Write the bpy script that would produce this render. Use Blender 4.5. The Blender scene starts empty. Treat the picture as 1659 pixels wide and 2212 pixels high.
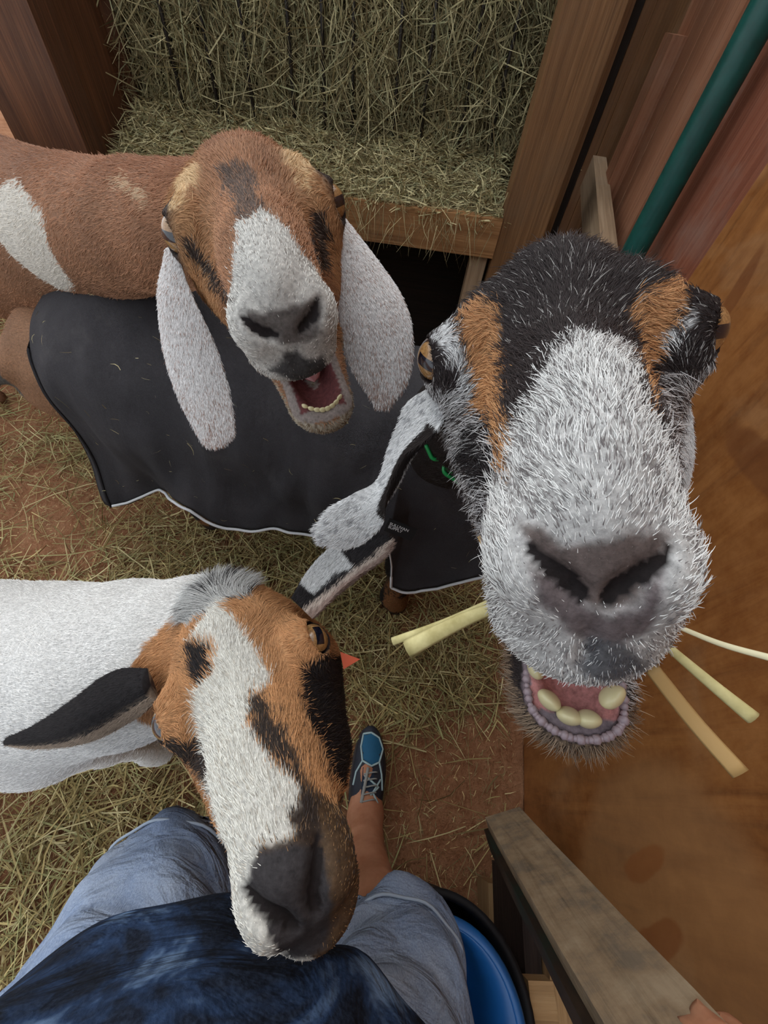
import bpy, bmesh, math, random
import numpy as np
from mathutils import Matrix, Vector
random.seed(7); rng = np.random.default_rng(11)
SC = bpy.context.scene; COL = SC.collection
# ---------------------------------------------------------------- camera (phone wide lens held at chest height, looking down and ahead)
CAM_LOC = np.array([0., 0., 1.25])
CAM_AXES = np.array([[.98992, .14160, 0.], [.11455, -.80272, .58526], [.08231, -.57863, -.81142]])   # rows: world x, y, z in lens axes
cd = bpy.data.cameras.new('camera'); cam = bpy.data.objects.new('camera', cd); COL.objects.link(cam); SC.camera = cam
u_, s_, v_ = np.linalg.svd(CAM_AXES); CAM_AXES = u_ @ v_
m_ = np.eye(4); m_[:3, 0] = CAM_AXES[:, 0]; m_[:3, 1] = -CAM_AXES[:, 1]; m_[:3, 2] = -CAM_AXES[:, 2]; m_[:3, 3] = CAM_LOC
cam.matrix_world = Matrix(m_.tolist())
cd.sensor_fit = 'HORIZONTAL'; cd.sensor_width = 36; cd.lens = 36 * 833 / 1659; cd.clip_start = .01; cd.clip_end = 200
# ---------------------------------------------------------------- light: bright overcast sky over an open pen
W = bpy.data.worlds.new('overcast_sky'); SC.world = W; W.use_nodes = True
bg = W.node_tree.nodes['Background']; bg.inputs[0].default_value = (.88, .94, 1.0, 1); bg.inputs[1].default_value = 1.0
sl = bpy.data.lights.new('sun', 'SUN'); sl.energy = 1.1; sl.angle = math.radians(50); sl.color = (1, .97, .92)
sun = bpy.data.objects.new('sun', sl); COL.objects.link(sun); sun.rotation_euler = (math.radians(-30), math.radians(-22), 0)
SC.view_settings.view_transform = 'Standard'; SC.view_settings.look = 'None'; SC.view_settings.gamma = 1
SC.view_settings.use_curve_mapping = False; SC.view_settings.exposure = .38
SC.cycles.max_bounces = 3; SC.cycles.diffuse_bounces = 2; SC.cycles.glossy_bounces = 1; SC.cycles.transmission_bounces = 1; SC.cycles_curves.subdivisions = 1
SC.cycles.use_adaptive_sampling = True; SC.cycles.adaptive_threshold = .05; SC.cycles.adaptive_min_samples = 12
# ---------------------------------------------------------------- helpers
def lin(c):
    c = np.array(c, float) / 255.
    return np.where(c <= .04045, c / 12.92, ((c + .055) / 1.055) ** 2.4)
def L4(c): return tuple(lin(c)) + (1,)
def tag(o, label=None, cat=None, group=None, kind=None):
    if label: o['label'] = label
    if cat: o['category'] = cat
    if group: o['group'] = group
    if kind: o['kind'] = kind
    return o
def link(o, parent=None):
    COL.objects.link(o)
    if parent is not None: o.parent = parent; o.matrix_parent_inverse = parent.matrix_world.inverted()
    return o
def empty(name, loc=(0, 0, 0)):
    e = bpy.data.objects.new(name, None); e.location = loc; e.empty_display_size = .05; COL.objects.link(e)
    e.matrix_world = Matrix.Translation(Vector(loc)); return e
def mesh(name, V, F, mat=None, parent=None, smooth=True, col=None):
    me = bpy.data.meshes.new(name)
    V = np.asarray(V, np.float32)
    if isinstance(F, np.ndarray) and F.ndim == 2:
        k = F.shape[1]; me.vertices.add(len(V)); me.vertices.foreach_set('co', V.ravel())
        me.loops.add(F.size); me.loops.foreach_set('vertex_index', F.astype(np.int32).ravel())
        me.polygons.add(len(F)); me.polygons.foreach_set('loop_start', np.arange(0, F.size, k, dtype=np.int32))
        me.update(calc_edges=True); me.validate()
    else:
        me.from_pydata(V.tolist(), [], [list(f) for f in F])
    if col is not None:
        a = me.color_attributes.new('col', 'FLOAT_COLOR', 'POINT')
        c4 = np.ones((len(V), 4), np.float32); c4[:, :3] = col; a.data.foreach_set('color', c4.ravel())
    if smooth: me.shade_smooth()
    if mat: me.materials.append(mat)
    return link(bpy.data.objects.new(name, me), parent)
def bm_obj(name, bm, mat=None, parent=None, smooth=False):
    me = bpy.data.meshes.new(name); bm.normal_update(); bm.to_mesh(me); bm.free()
    if smooth: me.shade_smooth()
    if mat: me.materials.append(mat)
    return link(bpy.data.objects.new(name, me), parent)
class N:                                           # small node helper
    def __init__(s, name):
        s.m = bpy.data.materials.new(name); s.m.use_nodes = True; s.t = s.m.node_tree; s.b = s.t.nodes['Principled BSDF']
    def n(s, typ, **kw):
        x = s.t.nodes.new(typ)
        for k, v in kw.items():
            if k.startswith('i_'): x.inputs[int(k[2:])].default_value = v
            else: setattr(x, k, v)
        return x
    def l(s, a, b): s.t.links.new(a, b)
    def ramp(s, fac, stops):
        r = s.n('ShaderNodeValToRGB'); e = r.color_ramp.elements
        while len(e) < len(stops): e.new(.5)
        for x, (p, c) in zip(e, stops): x.position = p; x.color = L4(c)
        s.l(fac, r.inputs[0]); return r.outputs[0]
    def mapping(s, scale, space='Object'):
        tc = s.n('ShaderNodeTexCoord'); mp = s.n('ShaderNodeMapping'); mp.inputs['Scale'].default_value = scale
        s.l(tc.outputs[space], mp.inputs[0]); return mp.outputs[0]
    def noise(s, vec, scale, detail=4, rough=.55, dist=0):
        x = s.n('ShaderNodeTexNoise'); x.inputs['Scale'].default_value = scale; x.inputs['Detail'].default_value = detail
        x.inputs['Roughness'].default_value = rough; x.inputs['Distortion'].default_value = dist
        if vec is not None: s.l(vec, x.inputs['Vector'])
        return x.outputs[0]
    def mix(s, fac, a, b, mode='MIX'):
        x = s.n('ShaderNodeMix', data_type='RGBA', blend_type=mode)
        for sock, v in ((x.inputs[0], fac), (x.inputs[6], a), (x.inputs[7], b)):
            if hasattr(v, 'links') or hasattr(v, 'is_linked'): s.l(v, sock)
            else: sock.default_value = v
        return x.outputs[2]
    def bump(s, h, strength=.3, dist=.01):
        x = s.n('ShaderNodeBump'); x.inputs['Strength'].default_value = strength; x.inputs['Distance'].default_value = dist
        s.l(h, x.inputs['Height']); s.l(x.outputs[0], s.b.inputs['Normal'])
    def fin(s, col, rough=.7, spec=.3):
        if hasattr(col, 'is_linked'): s.l(col, s.b.inputs['Base Color'])
        else: s.b.inputs['Base Color'].default_value = col
        s.b.inputs['Roughness'].default_value = rough; s.b.inputs['Specular IOR Level'].default_value = spec
        return s.m
def plain(name, c, rough=.6, spec=.3): return N(name).fin(L4(c), rough, spec)
def wood(name, c0, c1, c2, dirt=None, rough=.6, gscale=1., dirt_amt=.5):
    k = N(name)                                    # long axis of every board is local z
    info = k.n('ShaderNodeObjectInfo'); tc = k.n('ShaderNodeTexCoord')
    off = k.n('ShaderNodeVectorMath', operation='SCALE'); off.inputs[3].default_value = 37.
    cmb = k.n('ShaderNodeCombineXYZ'); k.l(info.outputs['Random'], cmb.inputs[0]); k.l(info.outputs['Random'], cmb.inputs[2]); k.l(cmb.outputs[0], off.inputs[0])
    add = k.n('ShaderNodeVectorMath', operation='ADD'); k.l(tc.outputs['Object'], add.inputs[0]); k.l(off.outputs[0], add.inputs[1])
    mp = k.n('ShaderNodeMapping'); mp.inputs['Scale'].default_value = (120 * gscale, 120 * gscale, 3.2 * gscale); k.l(add.outputs[0], mp.inputs[0])
    g = k.noise(mp.outputs[0], 1., 6, .65, .6)
    mp2 = k.n('ShaderNodeMapping'); mp2.inputs['Scale'].default_value = (9, 9, 1.2); k.l(add.outputs[0], mp2.inputs[0])
    g2 = k.noise(mp2.outputs[0], 1., 3, .5, 1.2)
    c = k.ramp(g, [(.32, c0), (.5, c1), (.68, c2)])
    c = k.mix(.45, c, k.ramp(g2, [(.3, c0), (.55, c1), (.75, c2)]))
    if dirt:
        d = k.noise(add.outputs[0], 5., 6, .7); mr = k.n('ShaderNodeMapRange'); mr.inputs[1].default_value = .5; mr.inputs[2].default_value = .72; mr.inputs[4].default_value = dirt_amt
        k.l(d, mr.inputs[0]); c = k.mix(mr.outputs[0], c, L4(dirt))
    k.bump(g, .6, .004)
    return k.fin(c, rough, .3)
def frame_from(axis_z, hint_x):
    z = Vector(axis_z).normalized(); x = Vector(hint_x); x = (x - z * x.dot(z)).normalized(); y = z.cross(x)
    return Matrix((x, y, z)).transposed()
def board(name, p0, p1, w, t, hint, mat, parent=None, bevel=.004, rough_end=0., nick=0.):
    """sawn board from p0 to p1; w is its width along hint, t its thickness"""
    p0 = Vector(p0); p1 = Vector(p1); ln = (p1 - p0).length; bm = bmesh.new()
    segs = max(2, int(ln / .12)); rows = []
    rr = random.Random(sum(map(ord, name)) + int(ln * 1000))
    for i in range(segs + 1):
        z = ln * i / segs; jx = rr.uniform(-1, 1) * nick; jy = rr.uniform(-1, 1) * nick * .5
        rows.append([bm.verts.new((sx * w / 2 + jx, sy * t / 2 + jy, z + (rr.uniform(-1, 1) * rough_end if i in (0, segs) else 0))) for sx, sy in ((-1,-1),(1,-1),(1,1),(-1,1))])
    for a, b in zip(rows[:-1], rows[1:]):
        for k in range(4): bm.faces.new((a[k], a[(k+1) % 4], b[(k+1) % 4], b[k]))
    bm.faces.new(rows[0][::-1]); bm.faces.new(rows[-1])
    ed = [e for e in bm.edges if len(e.link_faces) == 2 and e.calc_face_angle(0) > .8]
    if bevel: bmesh.ops.bevel(bm, geom=ed, offset=bevel, segments=2, affect='EDGES', profile=.6)
    me = bpy.data.meshes.new(name); bm.normal_update(); bm.to_mesh(me); bm.free(); me.materials.append(mat)
    o = bpy.data.objects.new(name, me); COL.objects.link(o)
    mw = frame_from(p1 - p0, hint).to_4x4(); mw.translation = p0
    if parent is not None: o.parent = parent; o.matrix_parent_inverse = parent.matrix_world.inverted()
    o.matrix_world = mw
    return o
def tube(name, pts, radii, mat, parent=None, seg=10, caps=True, close=False):
    pts = [Vector(p) for p in pts]; n = len(pts)
    if np.isscalar(radii): radii = [radii] * n
    V = []; F = []; up = Vector((.13, .31, .94)); prev = None
    for i, p in enumerate(pts):
        a = pts[(i - 1) % n] if (close or i) else p; b = pts[(i + 1) % n] if (close or i < n - 1) else p
        d = (b - a).normalized()
        x = (up - d * up.dot(d)) if prev is None else (prev - d * prev.dot(d))
        x.normalize(); prev = x; y = d.cross(x)
        for k in range(seg):
            an = 2 * math.pi * k / seg; V.append(p + (x * math.cos(an) + y * math.sin(an)) * radii[i])
    for i in range(n if close else n - 1):
        for k in range(seg):
            a = i * seg + k; b = i * seg + (k + 1) % seg; c = ((i + 1) % n) * seg
            F.append((a, b, c + (k + 1) % seg, c + k))
    if caps and not close: F.append(tuple(range(seg))[::-1]); F.append(tuple((n - 1) * seg + k for k in range(seg)))
    return mesh(name, [tuple(v) for v in V], F, mat, parent)
def spline(P, n):                                   # Catmull-Rom through control rows
    P = np.asarray(P, float); m = len(P); t = np.linspace(0, m - 1, n); i = np.clip(t.astype(int), 0, m - 2); f = (t - i)[:, None]
    g = lambda k: P[np.clip(k, 0, m - 1)]
    a, b, c, d = g(i - 1), g(i), g(i + 1), g(i + 2)
    a = np.where((i == 0)[:, None], 2 * b - c, a); d = np.where((i == m - 2)[:, None], 2 * c - b, d)
    return .5 * (2 * b + (c - a) * f + (2 * a - 5 * b + 4 * c - d) * f * f + (3 * b - a - 3 * c + d) * f ** 3)
def vnoise(P, scale, seed=0):                       # smooth value noise, -1..1
    P = np.asarray(P, float) * scale + seed * 17.31; i = np.floor(P).astype(np.int64); f = P - i; f = f * f * (3 - 2 * f)
    def h(a):
        v = (a[:, 0] * 374761393 + a[:, 1] * 668265263 + a[:, 2] * 2147483647 + seed * 144665) & 0xffffffff
        v = ((v ^ (v >> 13)) * 1274126177) & 0xffffffff
        return ((v ^ (v >> 16)) & 0xffff) / 32767.5 - 1
    r = 0
    for c in range(8):
        o = np.array([c & 1, (c >> 1) & 1, c >> 2]); w = np.prod(np.where(o, f, 1 - f), axis=1); r = r + w * h(i + o)
    return r
def strands(name, P, D, L, W, cols, mat, parent=None, bend=.25, segs=3, roll=None):
    """flat stalks: roots P, directions D, lengths L, widths W; one mesh"""
    n = len(P); D = D / np.linalg.norm(D, axis=1)[:, None]
    r = rng.normal(size=(n, 3)); s = np.cross(D, r); s /= np.linalg.norm(s, axis=1)[:, None]
    if roll is not None: s = np.cross(D, roll + .6 * rng.normal(size=(n, 3))); s /= np.linalg.norm(s, axis=1)[:, None]
    c = rng.normal(size=(n, 3)); c -= D * np.sum(c * D, 1)[:, None]; c /= np.linalg.norm(c, axis=1)[:, None]
    amp = (rng.normal(size=n) * bend)[:, None]
    V = np.empty((n, segs + 1, 2, 3), np.float32)
    for k in range(segs + 1):
        t = k / segs; q = P + D * (L * (t - .5))[:, None] + c * amp * L[:, None] * ((t - .5) ** 2 - .12)
        w = (W * (.5 if k < segs else .12))[:, None]
        V[:, k, 0] = q - s * w; V[:, k, 1] = q + s * w
    b = np.arange(n)[:, None, None] * (segs + 1) * 2 + np.arange(segs)[None, :, None] * 2
    F = (b + np.array([0, 1, 3, 2])).reshape(-1, 4)
    C = np.repeat(cols, (segs + 1) * 2, axis=0)
    return mesh(name, V.reshape(-1, 3), F, mat, parent, smooth=False, col=C)
def attr_mat(name, rough=.7, spec=.25, noise_amt=.0, noise_scale=200., bump=0.):
    k = N(name); a = k.n('ShaderNodeAttribute', attribute_name='col'); c = a.outputs['Color']
    if noise_amt:
        nz = k.noise(k.mapping((1, 1, 1)), noise_scale, 5, .7)
        hs = k.ramp(nz, [(.25, (int(255 - 255 * noise_amt),) * 3), (.7, (255, 255, 255))]); c = k.mix(1., c, hs, 'MULTIPLY')
        if bump: k.bump(nz, bump, .002)
    return k.fin(c, rough, spec)
def hair(name, P, DIR, L, cols, rad, mat, parent=None, pts=4, bend=None, jit=.25):
    """fur as real hair strands: roots, directions, lengths and colours (root colour fades a little darker)"""
    n = len(P); cv = bpy.data.hair_curves.new(name); cv.add_curves([pts] * n)
    DIR = DIR + rng.normal(size=(n, 3)) * jit; DIR /= np.linalg.norm(DIR, axis=1)[:, None]
    t = np.linspace(0, 1, pts)[None, :, None]
    X = P[:, None, :] + DIR[:, None, :] * (L[:, None, None] * t)
    if bend is not None: X = X + bend[:, None, :] * (L[:, None, None] * t * t)
    cv.position_data.foreach_set('vector', X.astype(np.float32).ravel())
    r = (rad[:, None] * np.array([1, .85, .6, .15])[None, :] if pts == 4 else rad[:, None] * np.linspace(1, .2, pts)[None, :]).astype(np.float32)
    ra = cv.attributes.new('radius', 'FLOAT', 'POINT') if 'radius' not in cv.attributes else cv.attributes['radius']
    ra.data.foreach_set('value', r.ravel())
    ca = cv.attributes.new('col', 'FLOAT_COLOR', 'POINT'); c4 = np.ones((n, pts, 4), np.float32); c4[:, :, :3] = cols[:, None, :]
    ca.data.foreach_set('color', c4.ravel())
    cv.materials.append(mat)
    return link(bpy.data.objects.new(name, cv), parent)
# ---------------------------------------------------------------- the setting: dirt floor and the timber wall on the right
k = N('red_dirt'); v = k.mapping((1, 1, 1)); n1 = k.noise(v, 3.5, 8, .62); n2 = k.noise(v, 60, 5, .7); n3 = k.noise(v, 14, 4, .6)
c = k.ramp(n1, [(.3, (136, 88, 60)), (.5, (168, 112, 78)), (.72, (190, 138, 102))])
c = k.mix(.35, c, k.ramp(n3, [(.35, (138, 88, 60)), (.65, (178, 132, 98))])); c = k.mix(.3, c, k.ramp(n2, [(.35, (110, 76, 56)), (.7, (200, 156, 122))]))
k.bump(n2, .9, .02); DIRT = k.fin(c, .95, .1)
gx = np.concatenate([np.linspace(-14, -4.6, 30), np.linspace(-4.5, .75, 200)]); gy = np.concatenate([np.linspace(-1.6, 5.5, 240), np.linspace(5.6, 16, 30)]); GX, GY = np.meshgrid(gx, gy, indexing='ij')
P_ = np.stack([GX.ravel(), GY.ravel(), np.zeros(GX.size)], 1)
z = .008 * vnoise(P_, 4, 1) + .006 * vnoise(P_, 11, 2) + .004 * vnoise(P_, 27, 3); P_[:, 2] = z - .006
I = np.arange(GX.size).reshape(GX.shape); Fq = np.stack([I[:-1, :-1], I[1:, :-1], I[1:, 1:], I[:-1, 1:]], -1).reshape(-1, 4)
floor = tag(mesh('floor', P_, Fq, DIRT), 'red-brown dirt floor of the goat pen', kind='structure')

WD = Vector((.0889, .99604, 0)); WN = Vector((-.99604, .0889, 0)); W0 = Vector((.478, .011, 0))   # wall foot line: along, inward, start
def wp(s, h, off=0.): return W0 + WD * s + WN * off + Vector((0, 0, h))
M_BROWN = wood('brown_board', (98, 68, 44), (136, 96, 62), (162, 122, 82), (160, 130, 102), .6)
M_RED = wood('red_board', (126, 82, 58), (166, 112, 82), (190, 140, 110), (176, 140, 118), .6)
M_DARK = wood('dark_red_board', (104, 58, 42), (138, 80, 58), (164, 112, 90), (150, 124, 112), .6)
M_POST = wood('post_wood', (92, 64, 40), (132, 94, 60), (158, 118, 80), (118, 92, 68), .62)
M_GREY = wood('grey_board', (136, 110, 84), (172, 144, 114), (194, 168, 138), (176, 156, 134), .7)
M_LEFT = wood('dark_post', (64, 40, 28), (98, 62, 40), (140, 92, 62), (96, 66, 48), .6)
M_RAIL = wood('rail_wood', (116, 80, 48), (160, 114, 72), (188, 144, 98), (134, 108, 80), .65)
k = N('stained_plywood'); v = k.mapping((1, 1, 1)); vs = k.mapping((1.6, 1.6, 9)); 
w1 = k.noise(k.mapping((13, 4, 1.6)), 1.6, 8, .68, 1.1); w2 = k.noise(v, 34, 5, .7); w3 = k.noise(v, 2.6, 5, .62, .8)
c = k.ramp(w1, [(.28, (106, 60, 28)), (.45, (142, 86, 42)), (.62, (162, 104, 54)), (.8, (118, 70, 34))])
mr = k.n('ShaderNodeMapRange'); mr.inputs[1].default_value = .5; mr.inputs[2].default_value = .75; mr.inputs[4].default_value = .55; k.l(w3, mr.inputs[0])
c = k.mix(mr.outputs[0], c, L4((194, 158, 120))); c = k.mix(.22, c, k.ramp(w2, [(.35, (84, 46, 20)), (.7, (190, 140, 90))]))
tcp = k.n('ShaderNodeTexCoord')
nzc = k.n('ShaderNodeTexNoise'); nzc.inputs['Scale'].default_value = 11; nzc.inputs['Detail'].default_value = 5; k.l(tcp.outputs['Object'], nzc.inputs['Vector']); sb_ = k.n('ShaderNodeVectorMath', operation='MULTIPLY_ADD'); sb_.inputs[1].default_value = (.03, 0, .03); sb_.inputs[2].default_value = (-.015, 0, -.015); k.l(nzc.outputs['Color'], sb_.inputs[0]); ad_ = k.n('ShaderNodeVectorMath', operation='ADD'); k.l(sb_.outputs[0], ad_.inputs[0]); k.l(tcp.outputs['Object'], ad_.inputs[1]); warp = ad_.outputs[0]
def spot(cs, ch, rs_, rh, ang):                       # worn and wiped places on the panel, in its own coordinates
    mp_ = k.n('ShaderNodeMapping', vector_type='TEXTURE'); mp_.inputs['Location'].default_value = (cs, 0, ch); mp_.inputs['Rotation'].default_value = (0, ang, 0); mp_.inputs['Scale'].default_value = (rs_, 50, rh); k.l(warp, mp_.inputs[0])
    ln_ = k.n('ShaderNodeVectorMath', operation='LENGTH'); k.l(mp_.outputs[0], ln_.inputs[0]); r_ = k.n('ShaderNodeMapRange', interpolation_type='SMOOTHSTEP'); r_.inputs[1].default_value = 1.12; r_.inputs[2].default_value = .88; k.l(ln_.outputs['Value'], r_.inputs[0]); return r_.outputs[0]
PC = -.3125
for cs, ch, rs_, rh, an, colr, amt in ((-.12, .50, .20, .22, .5, (172, 132, 92), .35), (-.052, .487, .016, .056, .35, (146, 88, 46), .7), (-.135, .492, .020, .062, .3, (142, 84, 44), .7), (.40, .9, .12, .03, .2, (112, 66, 38), .6), (.74, .95, .02, .10, .3, (112, 62, 34), .6)):
    sp_ = spot(cs - PC, ch, rs_, rh, an); mm = k.n('ShaderNodeMath', operation='MULTIPLY'); mm.inputs[1].default_value = amt; k.l(sp_, mm.inputs[0]); c = k.mix(mm.outputs[0], c, L4(colr))
k.bump(w1, .12, .003); PLY = k.fin(c, .42, .45)
wall = tag(board('wall_right', wp(-1.6, 1.1, -.10), wp(4.4, 1.1, -.10), 2.3, .02, (0, 0, 1), M_DARK, None, 0), 'backing of the timber wall on the right', kind='structure')
wall.location.z -= 0
def wall_plank(name, s0, s1, off, t, mat, h0=0, h1=2.25, label=None):
    o = board(name, wp((s0 + s1) / 2, h0, off), wp((s0 + s1) / 2, h1, off), abs(s1 - s0), t, WD, mat, wall, .003, nick=.0)
    if label: o['label'] = label
    return o
ply = wall_plank('plywood_panel', -1.55, .925, -.009, .018, PLY, .0, 2.2, 'orange-brown stained plywood panel')
wall_plank('plank', .94, 1.235, -.03, .022, M_DARK); wall_plank('plank', 1.245, 1.47, -.035, .022, M_DARK)
wall_plank('plank', 1.48, 1.70, -.03, .022, M_RED); wall_plank('plank', 1.71, 1.93, -.03, .022, M_RED)
wall_plank('plank', 1.94, 2.4, -.035, .022, M_BROWN); wall_plank('plank', 2.41, 3.0, -.035, .022, M_BROWN)
wall_plank('plank', 3.01, 3.6, -.035, .022, M_BROWN); wall_plank('plank', 3.61, 4.25, -.035, .022, M_BROWN)
wall_plank('batten', 1.80, 1.90, .0, .045, M_RED, 0, 1.215, 'short reddish batten with a pale sawn top')
k = N('green_paint'); nz = k.noise(k.mapping((1, 1, 1)), 9, 6, .7); c = k.ramp(nz, [(.35, (10, 62, 56)), (.62, (16, 84, 76)), (.74, (92, 128, 120))]); GREEN = k.fin(c, .4, .5)
wall_plank('foam_strip', 2.62, 2.66, .0, .02, plain('pale_foam', (206, 204, 206), .8), 0, 2.2, 'thin pale foam strip in the gap')
pipe = tag(tube('steel_pipe', [wp(1.20, h, .035) for h in (0, .6, 1.2, 1.8, 2.2)], .03, GREEN, seg=20), 'dark green painted steel pipe standing against the plank wall', 'pipe')
tag(board('wall_rail', wp(2.05, .86, .035), wp(.95, .74, .06), .10, .05, (0, 0, 1), M_GREY, None, .003), 'short greyish board fixed to the plank wall behind the black-headed goat', 'board')
# roof sheet added out of sight over the feeder end to shade the hay
M_SHADE_ROOF = plain('shade_roof_sheet', (120, 116, 110), .6)
tag(board('ceiling', (-3.4, 3.5, 2.55), (1.2, 3.5, 2.35), 2.0, .03, (0, 1, 0), M_SHADE_ROOF, None, 0), 'unseen roof sheet added over the hay feeder for shade', kind='structure')
tag(board('wall_back', (-3.4, 4.2, 1.2), (1.2, 4.2, 1.2), 2.6, .03, (0, 0, 1), M_BROWN, None, 0), 'timber wall behind the hay feeder', kind='structure')
# ---------------------------------------------------------------- hay feeder: posts, rails, tray and metal rods
FX0, FX1, FY = -1.12, .25, 1.6
M_SHADE = wood('shade_board', (22, 16, 13), (34, 26, 20), (46, 36, 28), None, .8)  # near-black board colour that carries the shade below the tray and in the gap
feeder = empty('hay_feeder', (-.4, FY, 0)); tag(feeder, 'wooden hay feeder with front rail, posts and upright metal rods', 'feeder')
board('post', (.33, FY + .03, 0), (.33, FY + .03, 2.2), .15, .09, (1, 0, 0), M_POST, feeder, .006)
board('post', (.415, FY + .11, 0), (.415, FY + .11, 2.2), .05, .12, (1, 0, 0), M_POST, feeder, .008)
board('gap_batten', (.45, FY + .13, 0), (.45, FY + .13, 2.2), .04, .10, (1, 0, 0), M_SHADE, feeder, .004)  # dark strip added to stand in for the shaded gap beside the post
board('post', (-1.21, FY - .02, 0), (-1.21, FY - .02, 2.2), .23, .10, (1, 0, 0), M_LEFT, feeder, .006)
board('post', (-1.17, FY + .42, 0), (-1.17, FY + .42, 2.2), .13, .16, (1, 0, 0), M_LEFT, feeder, .006)
board('side_panel', (-1.16, FY + .24, 0), (-1.16, FY + .24, 2.2), .5, .03, (0, 1, 0), M_LEFT, feeder, .003)
board('front_rail', (FX0 + .01, FY, .745), (FX1 + .005, FY, .745), .115, .045, (0, 0, 1), M_RAIL, feeder, .005, nick=.001)
board('leg', (.212, FY + .035, 0), (.212, FY + .035, .685), .06, .06, (1, 0, 0), M_GREY, feeder, .004)
board('tray_floor', (FX0, FY + .35, .69), (FX1, FY + .35, .69), .66, .02, (0, 1, 0), M_RAIL, feeder, 0)
board('back_panel', (FX0, 2.32, 1.2), (FX1 + .1, 2.32, 1.2), 2.0, .02, (0, 0, 1), M_LEFT, feeder, 0)
board('under_panel', (FX0, FY + .45, .34), (FX1 + .1, FY + .45, .34), .68, .02, (0, 0, 1), M_SHADE, feeder, 0)  # dark sheet added, its colour stands for the shadow beneath the feeder
ROD = plain('rusty_rod', (40, 34, 30), .5, .5)
for x in (-.93, -.80, -.67, -.52, -.41, -.31, -.16, -.06, .08, .19):
    tube('rod', [(x, 1.92, z) for z in (.70, 1.2, 1.7, 2.1)], .006, ROD, feeder, 8)
tube('rod_frame', [(FX0, 1.905, 2.1), (FX1, 1.905, 2.1)], .008, ROD, feeder, 8)
HAYM = attr_mat('dry_hay', .75, .25)
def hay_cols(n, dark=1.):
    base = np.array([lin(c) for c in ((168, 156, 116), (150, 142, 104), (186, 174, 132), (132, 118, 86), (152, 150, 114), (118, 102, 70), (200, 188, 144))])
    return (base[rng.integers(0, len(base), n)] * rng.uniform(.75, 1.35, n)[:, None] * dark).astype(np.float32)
# packed hay behind the rods: a lumpy core and loose stalks hanging from its face
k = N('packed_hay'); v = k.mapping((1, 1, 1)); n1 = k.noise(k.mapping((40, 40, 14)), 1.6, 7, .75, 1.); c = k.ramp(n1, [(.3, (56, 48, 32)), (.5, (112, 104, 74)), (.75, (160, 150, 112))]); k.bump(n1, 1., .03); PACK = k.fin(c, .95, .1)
def grid(nu, nv, fn, name, mat, parent=None):
    U, Vv = np.meshgrid(np.linspace(0, 1, nu), np.linspace(0, 1, nv), indexing='ij'); P = fn(U.ravel(), Vv.ravel())
    I = np.arange(nu * nv).reshape(nu, nv); F = np.stack([I[:-1, :-1], I[1:, :-1], I[1:, 1:], I[:-1, 1:]], -1).reshape(-1, 4)
    return mesh(name, P, F, mat, parent)
def bale_face(u, v):
    x = FX0 + .0 + (FX1 - FX0 + .06) * u; zz = .80 + 1.25 * v
    q = np.stack([x, zz, 0 * x], 1)
    y = 1.985 + .05 * vnoise(q, 3.2, 5) + .03 * vnoise(q, 8, 6) + .012 * vnoise(q, 22, 7)
    return np.stack([x, y, zz], 1)
def tray_top(u, v):
    x = FX0 + .02 + (FX1 - FX0 - .02) * u; y = FY - .01 + .42 * v
    q = np.stack([x, y, 0 * x], 1)
    return np.stack([x, y, .785 + .14 * v ** 1.3 + .02 * vnoise(q, 5, 8) + .01 * vnoise(q, 17, 9)], 1)
def hay_pile(name, label):
    o = empty(name, (-.4, 1.9, .7)); tag(o, label, 'hay', kind='stuff'); return o
hb = hay_pile('packed_hay', 'packed grey-green hay hanging behind the metal rods of the feeder')
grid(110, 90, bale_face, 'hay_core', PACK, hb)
n = 30000; u, v_ = rng.random(n), rng.random(n) ** 1.0; P0 = bale_face(u, v_); P0[:, 1] -= rng.random(n) ** 2 * .05 - .004
clump = vnoise(P0, 6, 21)
D0 = np.stack([rng.normal(size=n) * .55 + .5 * vnoise(P0, 4, 22), rng.normal(size=n) * .28 - .15, rng.normal(size=n) * .8 - .35], 1)
c0 = hay_cols(n, .95) * (1 + .22 * clump[:, None]).astype(np.float32)
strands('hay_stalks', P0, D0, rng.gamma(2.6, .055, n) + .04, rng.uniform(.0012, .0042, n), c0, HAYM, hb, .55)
ht = hay_pile('loose_hay', 'loose chopped hay heaped on the feeder tray above the front rail')
grid(110, 40, tray_top, 'hay_core', PACK, ht)
n = 17000; u, v_ = rng.random(n), rng.random(n); P0 = tray_top(u, v_); P0[:, 2] += rng.random(n) ** 1.5 * .022
D0 = np.stack([rng.normal(size=n), rng.normal(size=n), rng.normal(size=n) * .32], 1)
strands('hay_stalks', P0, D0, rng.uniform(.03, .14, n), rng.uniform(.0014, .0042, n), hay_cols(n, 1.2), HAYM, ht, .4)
n = 260; x = FX0 + .1 + rng.random(n) * (FX1 - FX0 - .12)        # wisps over the edge of the rail
P0 = np.stack([x, np.full(n, FY - .035) - rng.random(n) * .012, .80 - rng.random(n) * .10], 1)
strands('hay_wisps', P0, np.stack([rng.normal(size=n) * .35, rng.normal(size=n) * .1 - .05, -np.ones(n)], 1), rng.uniform(.06, .17, n), rng.uniform(.001, .002, n), hay_cols(n, 1.15), HAYM, ht, .6)
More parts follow.
